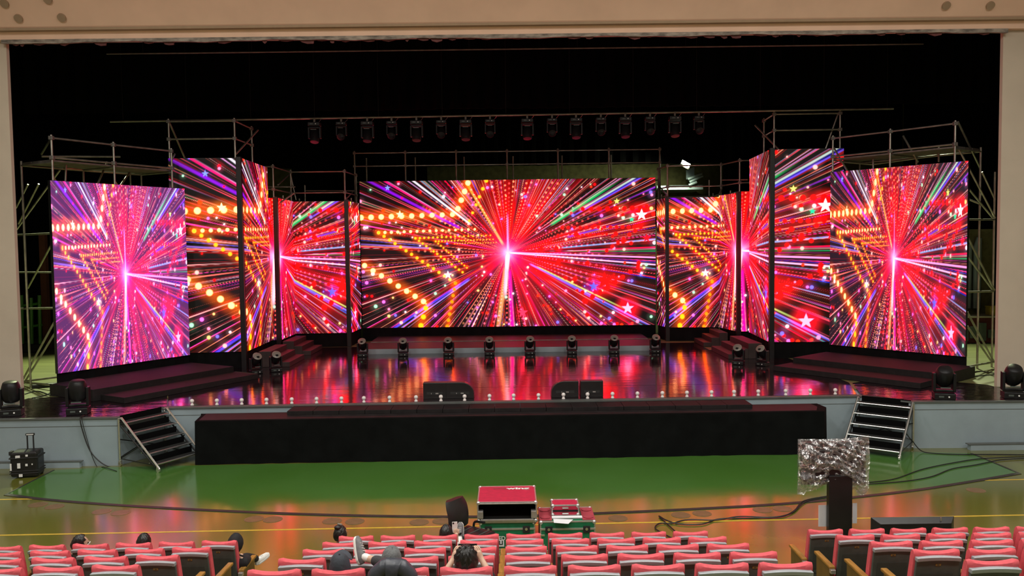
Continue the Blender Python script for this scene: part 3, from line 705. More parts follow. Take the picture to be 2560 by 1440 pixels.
# ------------------------------------------------------------------ battens
t = thing('lighting_batten', 'long steel batten carrying the row of hanging moving lamps', 'batten', (0, 26, 0))
MB().tube((-12.4, 0, 8.83), (12.2, 0, 8.95), .03, 8).build('pipe', 'steel_pipe', t, smooth=True)
for i in range(13):
    x = -12 + i * 2
    MB().tube((x, 0, 8.9), (x, .0, 13.8), .005, 5).build('cable', 'cable', t)
t = thing('empty_batten', 'thin empty batten near the top of the stage opening', 'batten', (0, 23, 0))
MB().tube((-11, 0, 10.22), (11.6, 0, 10.24), .02, 8).build('pipe', 'pipe_dull', t, smooth=True)
for i in range(8):
    x = -10 + i * 3
    MB().tube((x, 0, 10.2), (x, 0, 13.8), .005, 5).build('cable', 'cable', t)

# ================================================================== STEPS AND PLATFORMS ON STAGE
def steps(label, y0, y1, xs, zs):
    t = thing('stage_steps', label, 'stairs', ((xs[0] + xs[-1]) / 2, (y0 + y1) / 2, Z1)); ox, oy = t.location.x, t.location.y
    for i, z in enumerate(zs):
        a, b = sorted((xs[i], xs[i + 1]))
        MB().box(a - ox, b - ox, y0 - oy, y1 - oy, .006, z - Z1).build('step', 'stair_wood', t, .01)
    return t
steps('dark wooden steps beside the tall left screen wall', 25.45, 27.3, (-7.80, -7.42, -7.14, -6.84), (1.6, 1.43, 1.26))
steps('dark wooden steps further back beside the low left screens', 28.2, 29.95, (-7.80, -7.42, -7.14, -6.84), (1.6, 1.43, 1.26))
steps('dark wooden steps beside the tall right screen wall', 25.9, 28.1, (8.05, 7.62, 7.32, 6.98), (1.6, 1.43, 1.26))
steps('dark wooden steps further back beside the low right screens', 29.1, 30.6, (7.82, 7.52, 7.24, 6.95), (1.6, 1.43, 1.26))
for s_, (o, e) in ((-1, ((-11.75, 21.27), (-9.66, 24.73))), (1, ((12.44, 22.16), (9.93, 25.22)))):
    o3 = Vector((*o, 0)); d = (Vector((*e, 0)) - o3).normalized(); n = Vector((d.y, -d.x, 0)) * (1 if s_ < 0 else -1)
    t = thing('step_platform', 'long low two-step black platform in front of the %s screen' % ('leftmost' if s_ < 0 else 'rightmost'), 'platform', (o[0], o[1], Z1))
    q = lambda a, b: (d * a + n * b)[:2]
    M_ = None
    MB().prism([q(-.1, 2.0), q(-.1, 2.93), q(4.05, 2.93), q(4.05, 2.0)], .006, .15).build('lower_step', 'step_carpet', t, .008)
    MB().prism([q(-.3, .12), q(-.3, 1.98), q(4.0, 1.98), q(4.0, .12)], .006, .30).build('upper_step', 'step_carpet', t, .008)
# black draped platform in front of the stage
t = thing('draped_platform', 'long low platform covered with black cloth in front of the stage', 'platform', (0, 18.7, 0))
OUT = [(-7.15, 18.95), (-7.02, 18.13), (7.10, 18.30), (7.32, 18.75), (7.28, 19.22), (-7.2, 18.98)]
def outline(pts, step):
    r = []
    for a, b in zip(pts, pts[1:] + pts[:1]):
        a, b = Vector((*a, 0)), Vector((*b, 0)); k = max(1, int((b - a).length / step))
        r += [a + (b - a) * (i / k) for i in range(k)]
    return r
ring = outline(OUT, .12); cen = Vector((0, 18.7, 0)); rings = []
for j, z in enumerate((0.005, .25, .5, .75, .93, .975, .98)):
    R_ = []
    for i, p in enumerate(ring):
        ph = i * .9 + math.sin(i * .31) * 2; k = (1 - z / .98)
        o = (p - Vector((max(-6.9, min(7.0, p.x)), 18.8, 0)));  o = o.normalized() if o.length > 1e-4 else Vector((0, -1, 0))
        a = .018 * math.sin(ph) * k + .03 * k * (1 + math.sin(i * .17)) * .5 - (.03 if j == 6 else 0)
        R_.append(Vector((p.x + o.x * a, p.y - 18.7 + o.y * a, z)))
    rings.append(R_)
MB().loft(rings).build('cloth', 'drape_cloth', t, smooth=True)
MB().prism([(x, y - 18.7) for x, y in ((-6.95, 18.2), (6.95, 18.37), (7.12, 18.78), (7.1, 19.15), (-7.05, 18.93))], .978, .988).build('top_cover', 'platform_top', t)
t2 = thing('low_step', 'narrow black step of joined panels on top of the draped platform', 'step', (0, 18.62, .988))
for i in range(18):
    x0 = -5.1 + i * .594
    MB().box(x0 + .004, x0 + .59, .0 + .01 * i * .3, .60 + .01 * i * .3, .0, .09).build('panel', 'step_carpet', t2, .006)
# globe bulbs on the lip
bulb_px = [482, 544, 606, 668, 731, 793, 855, 911, 975, 1041, 1103, 1162, 1224, 1284, 1346, 1408, 1468, 1530, 1592, 1654, 1715, 1776, 1832, 1892, 1960, 2021, 2083]
B0 = None
for i, px in enumerate(bulb_px):
    c = atz(px, 1012 - (px - 482) * (29 / 1601), 1.105)
    y = 19.19 + (c.x + 8.18) / 16.63 * .33 + .17
    lab = 'white globe bulb on the stage lip, %s from the left' % ORD[i]
    if B0 is None:
        B0 = thing('globe_bulb', lab, 'bulb', (c.x, y, 1.105), 0, 'globe bulbs along the stage lip')
        MB().lathe([(.04, 0), (.04, .02), (.028, .03), (.026, .055)], 12).build('socket', 'globe_white', B0, smooth=True)
        MB().sphere((0, 0, .100), .049, 16, 10).build('globe', 'globe_white', B0, smooth=True)
    else: dup(B0, (c.x, y, 1.105), 0, lab)
# stage monitors
def wedge(label, loc, rz, w_, h, d, curve):
    t = thing('stage_monitor', label, 'speaker', loc, rz, 'stage monitor speakers')
    k = 6; poly = [(-w_ / 2, 0), (w_ / 2, 0)]
    if curve: poly += [(w_ / 2 - .10 * 0, h * .3)] + [(w_ / 2 - .3 * (1 - math.cos(a * PI / 2 / k)), h * .3 + h * .7 * math.sin(a * PI / 2 / k)) for a in range(1, k + 1)]
    else: poly += [(w_ / 2, h)]
    poly += [(-w_ / 2, h)]
    if curve < 0: poly = [(-x, z) for x, z in poly][::-1]
    ring0 = [Vector((x, -d / 2, z)) for x, z in poly]; ring1 = [Vector((x, -d / 2 + d * .45, z)) for x, z in poly]; ring2 = [Vector((x, d / 2, z * .45)) for x, z in poly]
    b = MB().loft([ring0, ring1, ring2]).build('cabinet', 'black_plastic', t, .012)
    MB().box(-w_ * .34, w_ * .34, -d / 2 - .006, -d / 2, h * .25, h * .42).build('connector_plate', 'black_rubber', t)
    MB().box(.02, .09, -d / 2 - .009, -d / 2 - .004, h * .29, h * .36).build('socket', 'alu', t)
    MB().box(-.09, -.075, -d / 2 - .009, -d / 2 - .004, h * .29, h * .36).build('socket', 'alu', t)
    return t
for lab, px, w_, cv in (('box-shaped black stage monitor, left one of the left pair', 1087, .56, 0), ('black stage monitor with a curved right shoulder, in the left pair', 1150, .68, 1),
                        ('black stage monitor with a curved left shoulder, in the right pair', 1413, .66, -1), ('box-shaped black stage monitor, right one of the right pair', 1480, .55, 0)):
    c = atz(px, 997 - (px - 1087) * .0115, 1.105)
    wedge(lab, (c.x, c.y + .26, 1.1055), 0, w_, .39, .5, cv)
# ------------------------------------------------------------------ moving lights
def mover(label, loc, rz, big=False, tilt=40, hang=False, group=None, rot=0, cat='stage light'):
    t = thing('moving_light', label, cat, loc, rz, group); k = (1.10 if hang else 1.32) if big else (.92 if hang else 1.0)
    sg = -1 if hang else 1
    def z(v): return v * k * sg
    def bx(x0, x1, y0, y1, z0, z1): a, b = sorted((z(z0), z(z1))); return MB().box(x0 * k, x1 * k, y0 * k, y1 * k, a, b)
    bx(-.17, .17, -.14, .14, .0, .11).build('base', 'lamp_body', t, .02)
    MB().tube((.06 * k, -.141 * k, z(.055)), (.06 * k, -.148 * k, z(.055)), .014 * k, 10).build('knob', 'label_white', t)
    bx(-.10, -.02, -.143, -.139, .04, .07).build('display', 'shell_grey', t)
    bx(-.18, .18, -.055, .055, .12, .17).build('yoke_bridge', 'lamp_body', t, .02)
    for s_ in (-1, 1):
        bx(min(s_ * .135, s_ * .185), max(s_ * .135, s_ * .185), -.075, .075, .13, .46).build('yoke_arm', 'lamp_body', t, .018)
    M_ = Matrix.Translation((0, 0, z(.40))) @ Matrix.Rotation(rot, 4, 'Z') @ Matrix.Rotation(math.radians(tilt), 4, 'X') @ Matrix.Scale(k, 4)
    if hang: M_ = Matrix.Translation((0, 0, z(.40))) @ Matrix.Rotation(rot, 4, 'Z') @ Matrix.Rotation(math.radians(180 - tilt), 4, 'X') @ Matrix.Scale(k, 4)
    R_ = .128
    pf = [(.06, -.20), (.10, -.185), (R_, -.13), (R_, .12), (.122, .165), (.11, .17)]
    if big and not hang: pf = [(.05, -.19), (.11, -.17), (.145, -.11), (.15, .02), (.142, .10), (.118, .165), (.10, .178)]
    MB().lathe(pf, 20, M=M_).build('head', 'lamp_body', t, smooth=True)
    if not big:
        hd = MB().lathe([(.105, .165), (.132, .17), (.134, .19), (.10, .21), (.001, .216)], 18, M=M_).build('front_cap', 'lamp_body' if hang else 'lens_grey', t, smooth=True)
        MB().lathe([(.001, .2), (.045, .208), (.045, .214), (.001, .216)], 14, c=(0, -.05, 0), M=M_).build('lens', 'black_plastic', t, smooth=True)
    else:
        MB().lathe([(.10, .165), (.105, .175), (.001, .178)], 18, M=M_).build('lens', 'black_plastic', t, smooth=True)
    bx(-.08, .08, -.158, -.143, .205, .225).build('yoke_stripe', 'shell_grey', t)
    if hang:
        MB().box(-.03, .03, -.03, .03, 0, .13).build('clamp', 'pipe_dull', t, .008)
        MB().path(catmull([(.1, 0, -.01), (.17, 0, .05), (.22, 0, .12)], 4), .006, 5).build('safety_cable', 'chrome', t)
    return t
for i, px in enumerate((907, 1008, 1122, 1224, 1325, 1430, 1535, 1638)):
    c = atz(px, 891.5 - (px - 907) * .0135, 1.105)
    mover('small moving light in the row before the centre screen, %s from the left' % ORD[i], (c.x, c.y, 1.107), .1 * math.sin(i * 2.1), tilt=42, group='moving lights upstage')
for lab, px, py, rz in (('small moving light by the left steps, outer one', 640, 934, .7), ('small moving light by the left steps, inner one', 690, 929, .5), ('small moving light by the right steps, inner one', 1846, 911, -.5), ('small moving light by the right steps, outer one', 1906, 914, -.8)):
    c = atz(px, py, 1.105); mover(lab, (c.x, c.y, 1.107), rz, tilt=45)
for lab, px, py, rz, ti in (('large black moving light at the far left stage edge', 22, 1040, .35, 8), ('large black moving light at the left stage corner', 190, 1036, .25, 8), ('large black moving light at the right stage corner', 2366, 999, -.3, 35), ('large black moving light at the far right stage edge', 2540, 996, -.3, 35)):
    c = atz(px, py, 1.105); mover(lab, (c.x, c.y + .12, 1.106), rz, True, ti)
for i, px in enumerate((786, 853, 918, 979, 1041, 1103, 1164, 1225, 1318, 1380, 1440, 1502, 1563, 1625, 1687, 1747)):
    x = aty(px, 300, 26).x; z_ = 8.83 + (x + 12.4) / 24.6 * .12
    mover('hanging moving light on the batten, %s from the left' % ORD[i], (x, 26, z_ - .13), 0, i % 2 == 0 and True, 20 if i % 2 == 0 else 50, True, 'moving lights on the batten')
# flood lamp on the back wall and the lit pieces around it
c = aty(1714, 410, 38)
t = thing('flood_lamp', 'lit flood lamp glowing high on the back wall right of centre', 'flood lamp', (c.x, 38, c.z))
M_ = Matrix.Rotation(.5, 4, 'Y') @ Matrix.Rotation(-.5, 4, 'X')
MB().box(-.24, .24, -.02, .10, -.14, .14, M_).build('housing', 'pipe_dull', t, .02)
MB().box(-.20, .20, -.035, -.02, -.10, .10, M_).build('glass', 'lamp_glow', t)
MB().tube((0, .08, 0), (0, 3.4, .3), .03, 8).build('bracket', 'pipe_dull', t)
spot_light('flood_lamp_light', (c.x, 37.85, c.z - .15), (c.x - 2.2, 39.8, 5.0), 650, (.90, 1.0, .66), 2.7, .8, .12)
t = thing('stair_gallery', 'grey steel gallery with sloping handrails on the back wall under the flood lamp', 'gallery', (9.0, 39.5, 0))
for k_, (a, b) in enumerate((((1720, 448), (1755, 434)), ((1724, 455), (1757, 440)), ((1722, 463), (1742, 455)))):
    a, b = aty(*a, 39), aty(*b, 39); MB().tube((a.x - 9, -.5, a.z), (b.x - 9, -.5, b.z), .06, 8).build('handrail', 'stage_paint', t, smooth=True)
for k_ in range(4):
    a = aty(1719 + k_ * 5, 448 - k_ * 2, 39.6); MB().box(a.x - 9 - .06, a.x - 9 + .04, .1, .18, a.z, a.z + .45).build('panel', 'stage_paint', t)
a = aty(1640, 465, 39.3); MB().box(a.x - 9, a.x - 9 + 2.2, -.4, 2.0, a.z - .2, a.z).build('landing', 'stage_paint', t)
# things standing in the wings
c = Vector((-17.6, 30.2, 1.1))
t = thing('trolley_frame', 'green steel trolley frame standing in the left wing', 'trolley', (c.x, c.y, 1.1))
for dx in (-.35, 0, .3):
    MB().tube((dx, 0, .02), (dx + .05, 0, 2.0 + .3 * abs(dx)), .06, 8).build('post', 'green_paint', t, smooth=True)
for z_ in (.15, .9, 1.7): MB().tube((-.4, 0, z_), (.4, 0, z_ + .1), .05, 8).build('rail', 'green_paint', t, smooth=True)
MB().box(-.45, .4, -.25, .25, .02, .3).build('foot', 'black_rubber', t, .02)
t = thing('rusty_post', 'rust-red steel post in the left wing behind the green frame', 'post', (c.x - .1, c.y + 1.2, 1.1))
MB().box(-.11, .11, -.11, .11, 0, 4.4).build('column', 'rust', t, .01); MB().box(-.2, .2, -.2, .2, 0, .03).build('foot_plate', 'rust', t)
c = atz(2462, 835, 1.098)
t = thing('wall_pipes', 'pale vertical pipes on the wall of the right wing', 'pipes', (0, 0, 0))
for px, py in ((2424, 610), (2440, 620), (2448, 595)):
    a = aty(px, py, 31); b = aty(px + 1, 800, 31); MB().tube(a, (a.x, 31, 2.2), .09, 10).build('pipe', 'stage_paint', t, smooth=True)
MB().tube(aty(2448, 595, 31), aty(2437, 625, 31), .09, 10).build('pipe_bend', 'stage_paint', t, smooth=True)
MB().box(14.2, 18.5, 31.2, 31.4, 1.1, 5.2).build('backing_panel', 'back_wall', t)
a = atz(2455, 860, 1.098)
t = thing('equipment_table', 'pale topped equipment table draped in dark red in the right wing', 'table', (a.x + .2, a.y + .6, 1.1))
MB().box(-1.0, 1.2, -.5, .5, .92, .98).build('table_top', 'hall_wall', t, .01); MB().box(-.96, 1.16, -.46, .46, .02, .92).build('cloth', 'dark_red', t)
for k_ in range(5): MB().box(-.9 + k_ * .32, -.66 + k_ * .32, -.56, -.47, .1 + .1 * (k_ % 2), .5 + .12 * (k_ % 3)).build('rack_unit', 'shell_grey', t, .01)
t = thing('yellow_box', 'yellow box on the equipment table in the right wing', 'box', (a.x + .75, a.y + .5, 2.08))
MB().box(-.28, .28, -.15, .15, 0, .3).build('body', 'yellow_paint', t, .02); MB().box(-.3, .3, -.17, .17, .3, .34).build('lid', 'yellow_paint', t, .01)
c = atz(115, 968, 1.098)
t = thing('bar_case', 'black bar-shaped case lying on the boards of the left wing', 'case', (c.x, c.y, 1.1), .5)
MB().box(-.33, .33, -.07, .07, 0, .1).build('body', 'black_plastic', t, .015); MB().box(-.06, .06, -.09, -.07, .04, .07).build('handle', 'black_rubber', t)
for side, pts, lab in ((0, [(62, 985), (95, 978), (140, 990), (165, 972), (150, 960), (120, 985), (80, 995)], 'loose black cables on the floor of the left wing'), (1, [(2395, 925), (2420, 932), (2450, 928), (2490, 935), (2440, 940), (2400, 945)], 'loose black cables on the floor of the right wing')):
    tag(MB().path(catmull([atz(x, y, 1.115) for x, y in pts], 6), .014, 5).build('cable', 'cable', smooth=True), lab, 'cable')

# ================================================================== AUDIENCE SEATS
CW = .45
def make_seat(right_end):
    t = thing('auditorium_seat', 'x', 'seat', (0, 0, 0), 0, 'auditorium seats')
    yb = lambda z: .125 * (1.02 - z) / .64
    # red cushion of the back, wrapped over the top, higher at the corners
    rings = []
    for i in range(13):
        u = -1 + 2 * i / 12; x = CW / 2 * u; e = max(0, abs(u) - .9) / .1; k = math.sqrt(max(.12, 1 - e * e * .88))
        zt = 1.025 - .030 * (1 - min(1, abs(u) / .92) ** 2.2) - .02 * (1 - k); th_ = .095 * (.6 + .4 * k) ; z0 = .40
        sec = []
        for (f, z) in ((.0, z0), (.0, .70), (.0, zt - .045), (.12, zt - .016), (.38, zt), (.68, zt - .004), (.92, zt - .03), (1.0, zt - .075), (1.12, .70), (1.0, .52), (.9, z0)):
            sec.append(Vector((x, yb(z) + .095 * .5 + (f - .5) * th_, z)))
        rings.append(sec)
    MB().loft(rings).build('back_cushion', 'seat_red', t, smooth=True)
    def slab(w_, z0, z1, y0, y1, arch=0.0, n=8):
        R_ = []
        for i in range(n + 1):
            u = -1 + 2 * i / n; x = w_ * u; a = arch * (1 - u * u)
            R_.append([Vector((x, yb(z0) + y0, z0 + a)), Vector((x, yb(z1) + y0, z1 + a)), Vector((x, yb(z1) + y1, z1 + a)), Vector((x, yb(z0) + y1, z0 + a))])
        return MB().loft(R_)
    sh = slab(.212, .36, .925, -.030, .004).build('back_shell', 'shell_grey', t, .008)
    slab(.160, .47, .79, -.034, -.028).build('back_panel', 'shell_panel', sh)
    slab(.212, .405, .412, -.0325, -.028).build('shell_groove', 'black_rubber', sh)
    slab(.214, .915, .956, -.048, .012, .010, 12).build('top_band', 'band_silver', t, .007)
    npl = slab(.026, .868, .890, -.034, -.029).build('number_plate', 'brass', t)
    slab(.010, .874, .884, -.0352, -.033).build('plate_inset', 'shell_panel', npl)
    # seat and side stands
    MB().box(-.225, .225, .10, .54, .37, .47).build('seat_cushion', 'seat_red', t, .035)
    MB().box(-.215, .215, .12, .52, .335, .37).build('seat_pan', 'shell_grey', t, .01)
    sides = (-1, 1) if right_end else (-1,)
    for s_ in sides:
        x = s_ * .275
        MB()._add([(x - .022, .10, .0), (x + .022, .10, .0), (x + .022, .48, .0), (x - .022, .48, .0), (x - .022, .06, .60), (x + .022, .06, .60), (x + .022, .50, .60), (x - .022, .50, .60)],
                  [(0, 3, 2, 1), (4, 5, 6, 7), (0, 1, 5, 4), (1, 2, 6, 5), (2, 3, 7, 6), (3, 0, 4, 7)]).build('side_panel', 'seat_wood_side', t, .006)
        MB().box(x - .034, x + .034, .03, .55, .60, .635).build('armrest', 'seat_wood', t, .01)
        MB().box(x - .03, x + .03, .0, .06, .55, .60).build('armrest_bracket', 'alu', t, .005)
    return t
BL = (('left', [-3.80 - .55 * i for i in range(6)][::-1], (6, 5, 4, 3)), ('middle', [-2.04 + .55 * i for i in range(9)], (9, 9, 9, 9, 9)), ('right', [4.14 + .55 * i for i in range(6)], (6, 5, 4, 3, 2)))
seatA = seatB = None; SEAT = {}
for bn, xs, cnt in BL:
    for ri, nn in enumerate(cnt):
        use = xs[len(xs) - nn:] if bn == 'left' else xs[:nn]
        for k, x in enumerate(use):
            y, z = ROWS[ri]
            rz = 0.0
            if bn == 'left': y -= .10 + .03 * (-3.77 - x); rz = -.03
            end = (bn == 'left' and k == nn - 1) or (bn == 'middle' and k == nn - 1)
            if bn == 'left': lab = 'red auditorium seat, left block, %s row, %s from the aisle' % (ORD[ri], ORD[nn - 1 - k])
            elif bn == 'middle': lab = 'red auditorium seat, middle block, %s row, %s from its left end' % (ORD[ri], ORD[k])
            else: lab = 'red auditorium seat, right block, %s row, %s from the aisle' % (ORD[ri], ORD[k])
            if end and seatB is None: seatB = make_seat(True); o = seatB
            elif not end and seatA is None: seatA = make_seat(False); o = seatA
            else: o = dup(seatB if end else seatA, (0, 0, 0), 0, lab)
            o.location = (x, y, z); o.rotation_euler = (0, 0, rz); o['label'] = lab; SEAT[(bn, ri, k)] = Vector((x, y, z))

# ================================================================== THINGS ON THE HALL FLOOR
def flight_case(name, label, loc, w_, d, h, m, open_front=False, balls=True, latches=True, rz=0.0, lid=.74):
    t = thing(name, label, 'flight case', loc, rz); e = .022; W_, D_ = w_ / 2, d / 2
    if not open_front: MB().box(-W_ + .006, W_ - .006, -D_ + .006, D_ - .006, .02, h - .006).build('panels', m, t)
    else:
        b = MB(); q = .012
        b.box(-W_ + .006, W_ - .006, D_ - q, D_ - .004, .02, h - .01); b.box(-W_ + .006, -W_ + q + .006, -D_ + .01, D_ - .01, .02, h - .01); b.box(W_ - q - .006, W_ - .006, -D_ + .01, D_ - .01, .02, h - .01)
        b.box(-W_ + .006, W_ - .006, -D_ + .01, D_ - .01, .02, .02 + q); b.build('shell', 'case_inside', t)
        MB().box(-W_ + .006, W_ - .006, -D_ + .006, D_ - .006, h - .016, h - .004).build('lid_panel', m, t)
    for sx in (-1, 1):
        for sy in (-1, 1):
            MB().box(min(sx * W_, sx * (W_ - e)), max(sx * W_, sx * (W_ - e)), min(sy * D_, sy * (D_ - e)), max(sy * D_, sy * (D_ - e)), .0, h).build('edge_profile', 'alu', t, .004)
    for zz in (0.0, h - e):
        for sy in (-1, 1): MB().box(-W_, W_, min(sy * D_, sy * (D_ - e)), max(sy * D_, sy * (D_ - e)), zz, zz + e).build('edge_profile', 'alu', t, .004)
        for sx in (-1, 1): MB().box(min(sx * W_, sx * (W_ - e)), max(sx * W_, sx * (W_ - e)), -D_, D_, zz, zz + e).build('edge_profile', 'alu', t, .004)
    if balls:
        for sx in (-1, 1):
            for sy in (-1, 1):
                for zz in (.022, h - .022): MB().sphere((sx * (W_ - .02), sy * (D_ - .02), zz), .034, 10, 6).build('corner_ball', 'alu', t, smooth=True)
    if latches:
        MB().box(-W_, W_, -D_ - .004, -D_ + .01, h * lid - .016, h * lid + .016).build('lid_profile', 'alu', t, .003)
        for sx in (-.68, .68):
            l = MB().box(W_ * sx - .055, W_ * sx + .055, -D_ - .012, -D_ - .003, h * lid - .06, h * lid + .05).build('latch', 'black_rubber', t, .012)
            MB().tube((W_ * sx, -D_ - .022, h * lid), (W_ * sx, -D_ - .011, h * lid), .022, 10).build('latch_key', 'chrome', l)
    return t
# right green case with the small red case on top
yF = 12.62; hG = aty(1417, 1303, yF).z; xl, xr = aty(1350, 1340, yF).x, aty(1489, 1338, yF).x
yB = atz(1417, 1267, hG).y; dG = yB - yF
cG = flight_case('flight_case', 'green flight case with aluminium edges on the hall floor, carrying a small red case', ((xl + xr) / 2, (yF + yB) / 2, 0), xr - xl, dG, hG, 'case_green')
for sx in (-1, 1):
    bx_ = MB().box(sx * .34 - .10, sx * .34 + .10, -dG / 2 + .05, dG / 2 - .05, hG - .004, hG + .003).build('stacking_tray', 'bowl_red', cG)
    for sy in (-1, 1): MB().lathe([(.05, .003), (.075, .004), (.08, .012), (.07, .012), (.06, .005), (.001, .004)], 16, (sx * .34, sy * dG * .25, hG)).build('castor_cup', 'bowl_red', bx_, smooth=True)
    for sy_ in (.28, .12): MB().box(sx * .40 - .04, sx * .40 + .04, -dG / 2 - .010, -dG / 2, hG * .35 + sy_ - .2, hG * .35 + sy_ - .17).build('handle_dish', 'chrome', cG, .004)
text_obj('LED ZOO', .09, 'label_white', cG, (0, -dG / 2 - .004, aty(1417, 1346, yF).z), (PI / 2, 0, 0), bold=.002)
MB().box(.30, .33, -dG / 2 - .006, -dG / 2, hG * .2, hG * .4).build('paper_label', 'paper', cG)
yS = yF + .22; zS = hG + .004; xs0, xs1 = aty(1379, 1285, yS).x, aty(1448, 1283, yS).x; hS = aty(1413, 1262, yS).z - zS
dS = atz(1413, 1247, zS + hS).y - yS
cS = flight_case('small_flight_case', 'small red-topped aluminium case lying on the right green case', ((xs0 + xs1) / 2, yS + dS / 2, zS), xs1 - xs0, dS, hS, 'case_red', lid=.5, latches=False)
MB().box(-(xs1 - xs0) / 2 + .02, (xs1 - xs0) / 2 - .02, -dS / 2 - .003, -dS / 2 + .01, hS * .4, hS * .55).build('opening_gap', 'case_inside', cS)
for k_ in (-.6, .6): MB().box(-.05 + k_ * .0, .05, -dS / 2 - .012, -dS / 2 - .002, hS * (.5 + k_ * .4) - .012, hS * (.5 + k_ * .4) + .012).build('catch', 'chrome', cS, .004)
c = Vector(((xl + xr) / 2, yF + .08, hG + .004))
tag(MB().prism([(c.x - .22, c.y - .16), (c.x + .0, c.y - .22), (c.x + .09, c.y - .02), (c.x - .22, c.y + .02)], hG + .004, hG + .007).build('paper_sheet', 'paper'), 'white paper sheet hanging over the front edge of the right green case', 'paper')
tag(MB().box(c.x - .24, c.x + .24, c.y + .03, c.y + .12, hG + .004, hG + .02).build('paper_stack', 'paper'), 'flat stack of white papers in front of the small red case', 'paper')
# left: red-lidded open case on a second green case
yF2 = 12.72; xl2, xr2 = aty(1194, 1340, yF2).x, aty(1343, 1338, yF2).x; hL = hG
dL = .62
cL = flight_case('flight_case', 'green flight case under the open red-lidded case', ((xl2 + xr2) / 2, yF2 + dL / 2, 0), xr2 - xl2 - .06, dL, hL - .03, 'case_green')
zt1, zt2 = aty(1250, 1346, yF2).z, aty(1250, 1357, yF2).z; xt = aty(1238, 1346, yF2).x - (xl2 + xr2) / 2
text_obj('LED ZOO', .09, 'label_white', cL, (xt + .20, -dL / 2 - .004, zt1), (PI / 2, 0, 0), bold=.002)
MB().box(xt, xt + .14, -dL / 2 - .006, -dL / 2, zt2 - .06, zt2 + .045).build('paper_label', 'paper', cL)
text_obj('LI', .09, 'black_rubber', cL, (xt + .09, -dL / 2 - .008, zt2), (PI / 2, 0, 0), bold=.003)
zU = hL - .03; hU = aty(1268, 1253, yF2).z - zU; dU = atz(1268, 1213, zU + hU).y - yF2
cU = flight_case('open_flight_case', 'open-fronted flight case with a crimson lid lettered wing', ((xl2 + xr2) / 2, yF2 + dU / 2 - .03, zU), xr2 - xl2, dU, hU, 'case_red', True, latches=False)
Wu = (xr2 - xl2) / 2
MB().box(-Wu + .05, Wu - .05, -dU / 2 - .01, -dU / 2 + .02, .022, .052).build('front_sill', 'alu', cU, .006)
MB().box(-Wu + .03, Wu - .03, -dU / 2 - .006, -dU / 2 + .02, hU - .040, hU - .02).build('front_rail', 'alu', cU, .005)
for sx in (-1, 1):
    MB().box(min(sx * Wu * .98, sx * Wu * .80), max(sx * Wu * .98, sx * Wu * .80), -dU / 2 - .004, -dU / 2 + .10, .06, hU * .55).build('butterfly_bracket', 'alu', cU, .01)
text_obj('wing', .135, 'label_white', cU, (.18, dU / 2 - .16, hU + .0), (0, 0, 0), sx=1.45, bold=.006)
MB().box(-.27, -.02, dU / 2 - .135, dU / 2 - .115, hU - .004, hU + .001).build('small_print', 'bowl_red', cU)
MB().box(-.22, .02, dU / 2 - .185, dU / 2 - .17, hU - .004, hU + .001).build('small_print', 'bowl_red', cU)
# office chair beside the cases
c = Vector((aty(1172, 1330, 11.85).x, 11.85, 0))
t = thing('office_chair', 'black leather office chair beside the open flight case', 'chair', c, -.55)
R_ = []
for i in range(9):
    u = i / 8; z = .63 + .42 * u; y = .20 + .07 * u - .04 * math.sin(u * PI); hw = .235 * (1 - .16 * max(0, u - .8) / .2)
    R_.append([Vector((-hw, y, z)), Vector((-hw * .6, y - .035, z)), Vector((hw * .6, y - .035, z)), Vector((hw, y, z)), Vector((hw * .6, y + .05, z)), Vector((-hw * .6, y + .05, z))])
t.rotation_euler = (0, 0, PI * .30)
MB().loft(R_).build('backrest', 'leather', t, smooth=True)
sc_ = MB().box(-.25, .25, -.32, .22, .53, .61).build('seat', 'leather', t, .035)
for i in range(3): MB().box(-.2, .2, -.22 + i * .15, -.210 + i * .15, .608, .615).build('quilt_seam', 'shell_grey', sc_)
MB().tube((0, 0, .12), (0, 0, .53), .03, 10).build('gas_lift', 'black_plastic', t)
for i in range(5):
    a = i * 2 * PI / 5; MB().tube((0, 0, .12), (.28 * math.cos(a), .28 * math.sin(a), .07), .022, 8).build('base_arm', 'black_plastic', t); MB().sphere((.28 * math.cos(a), .28 * math.sin(a), .03), .03, 8, 6).build('castor', 'black_rubber', t)
for s_ in (-1, 1):
    MB().path(catmull([(s_ * .26, .12, .56), (s_ * .28, .1, .66), (s_ * .28, -.08, .68)], 4), .02, 6).build('armrest', 'black_plastic', t, smooth=True)
# prompter screen wrapped in clear plastic
yM = 12.75
x0, x1 = aty(2000, 1160, yM).x, aty(2172, 1160, yM).x; zt, zb_ = aty(2085, 1102, yM).z, aty(2085, 1222, yM).z; xc = (x0 + x1) / 2; hw = (x1 - x0) / 2
t = thing('wrapped_monitor', 'monitor on a black stand wrapped in crumpled clear plastic', 'monitor', (xc, yM, 0))
MB().box(-hw + .03, hw - .03, .03, .09, zb_ + .06, zt - .03).build('screen', 'black_plastic', t, .01)
MB().box(-.30, .30, -.02, .03, zb_ + .16, zt - .14).build('back_cover', 'black_plastic', t, .02)
cx0, cx1 = aty(2066, 1280, yM).x - xc, aty(2131, 1280, yM).x - xc
MB().box(cx0 + .02, cx1 - .02, -.05, .06, .05, zb_ + .22).build('pedestal', 'black_plastic', t, .012)
MB().box(cx0 - .15, cx1 + .15, -.3, .3, 0, .05).build('base_plate', 'black_plastic', t, .01)
rr = random.Random(11)
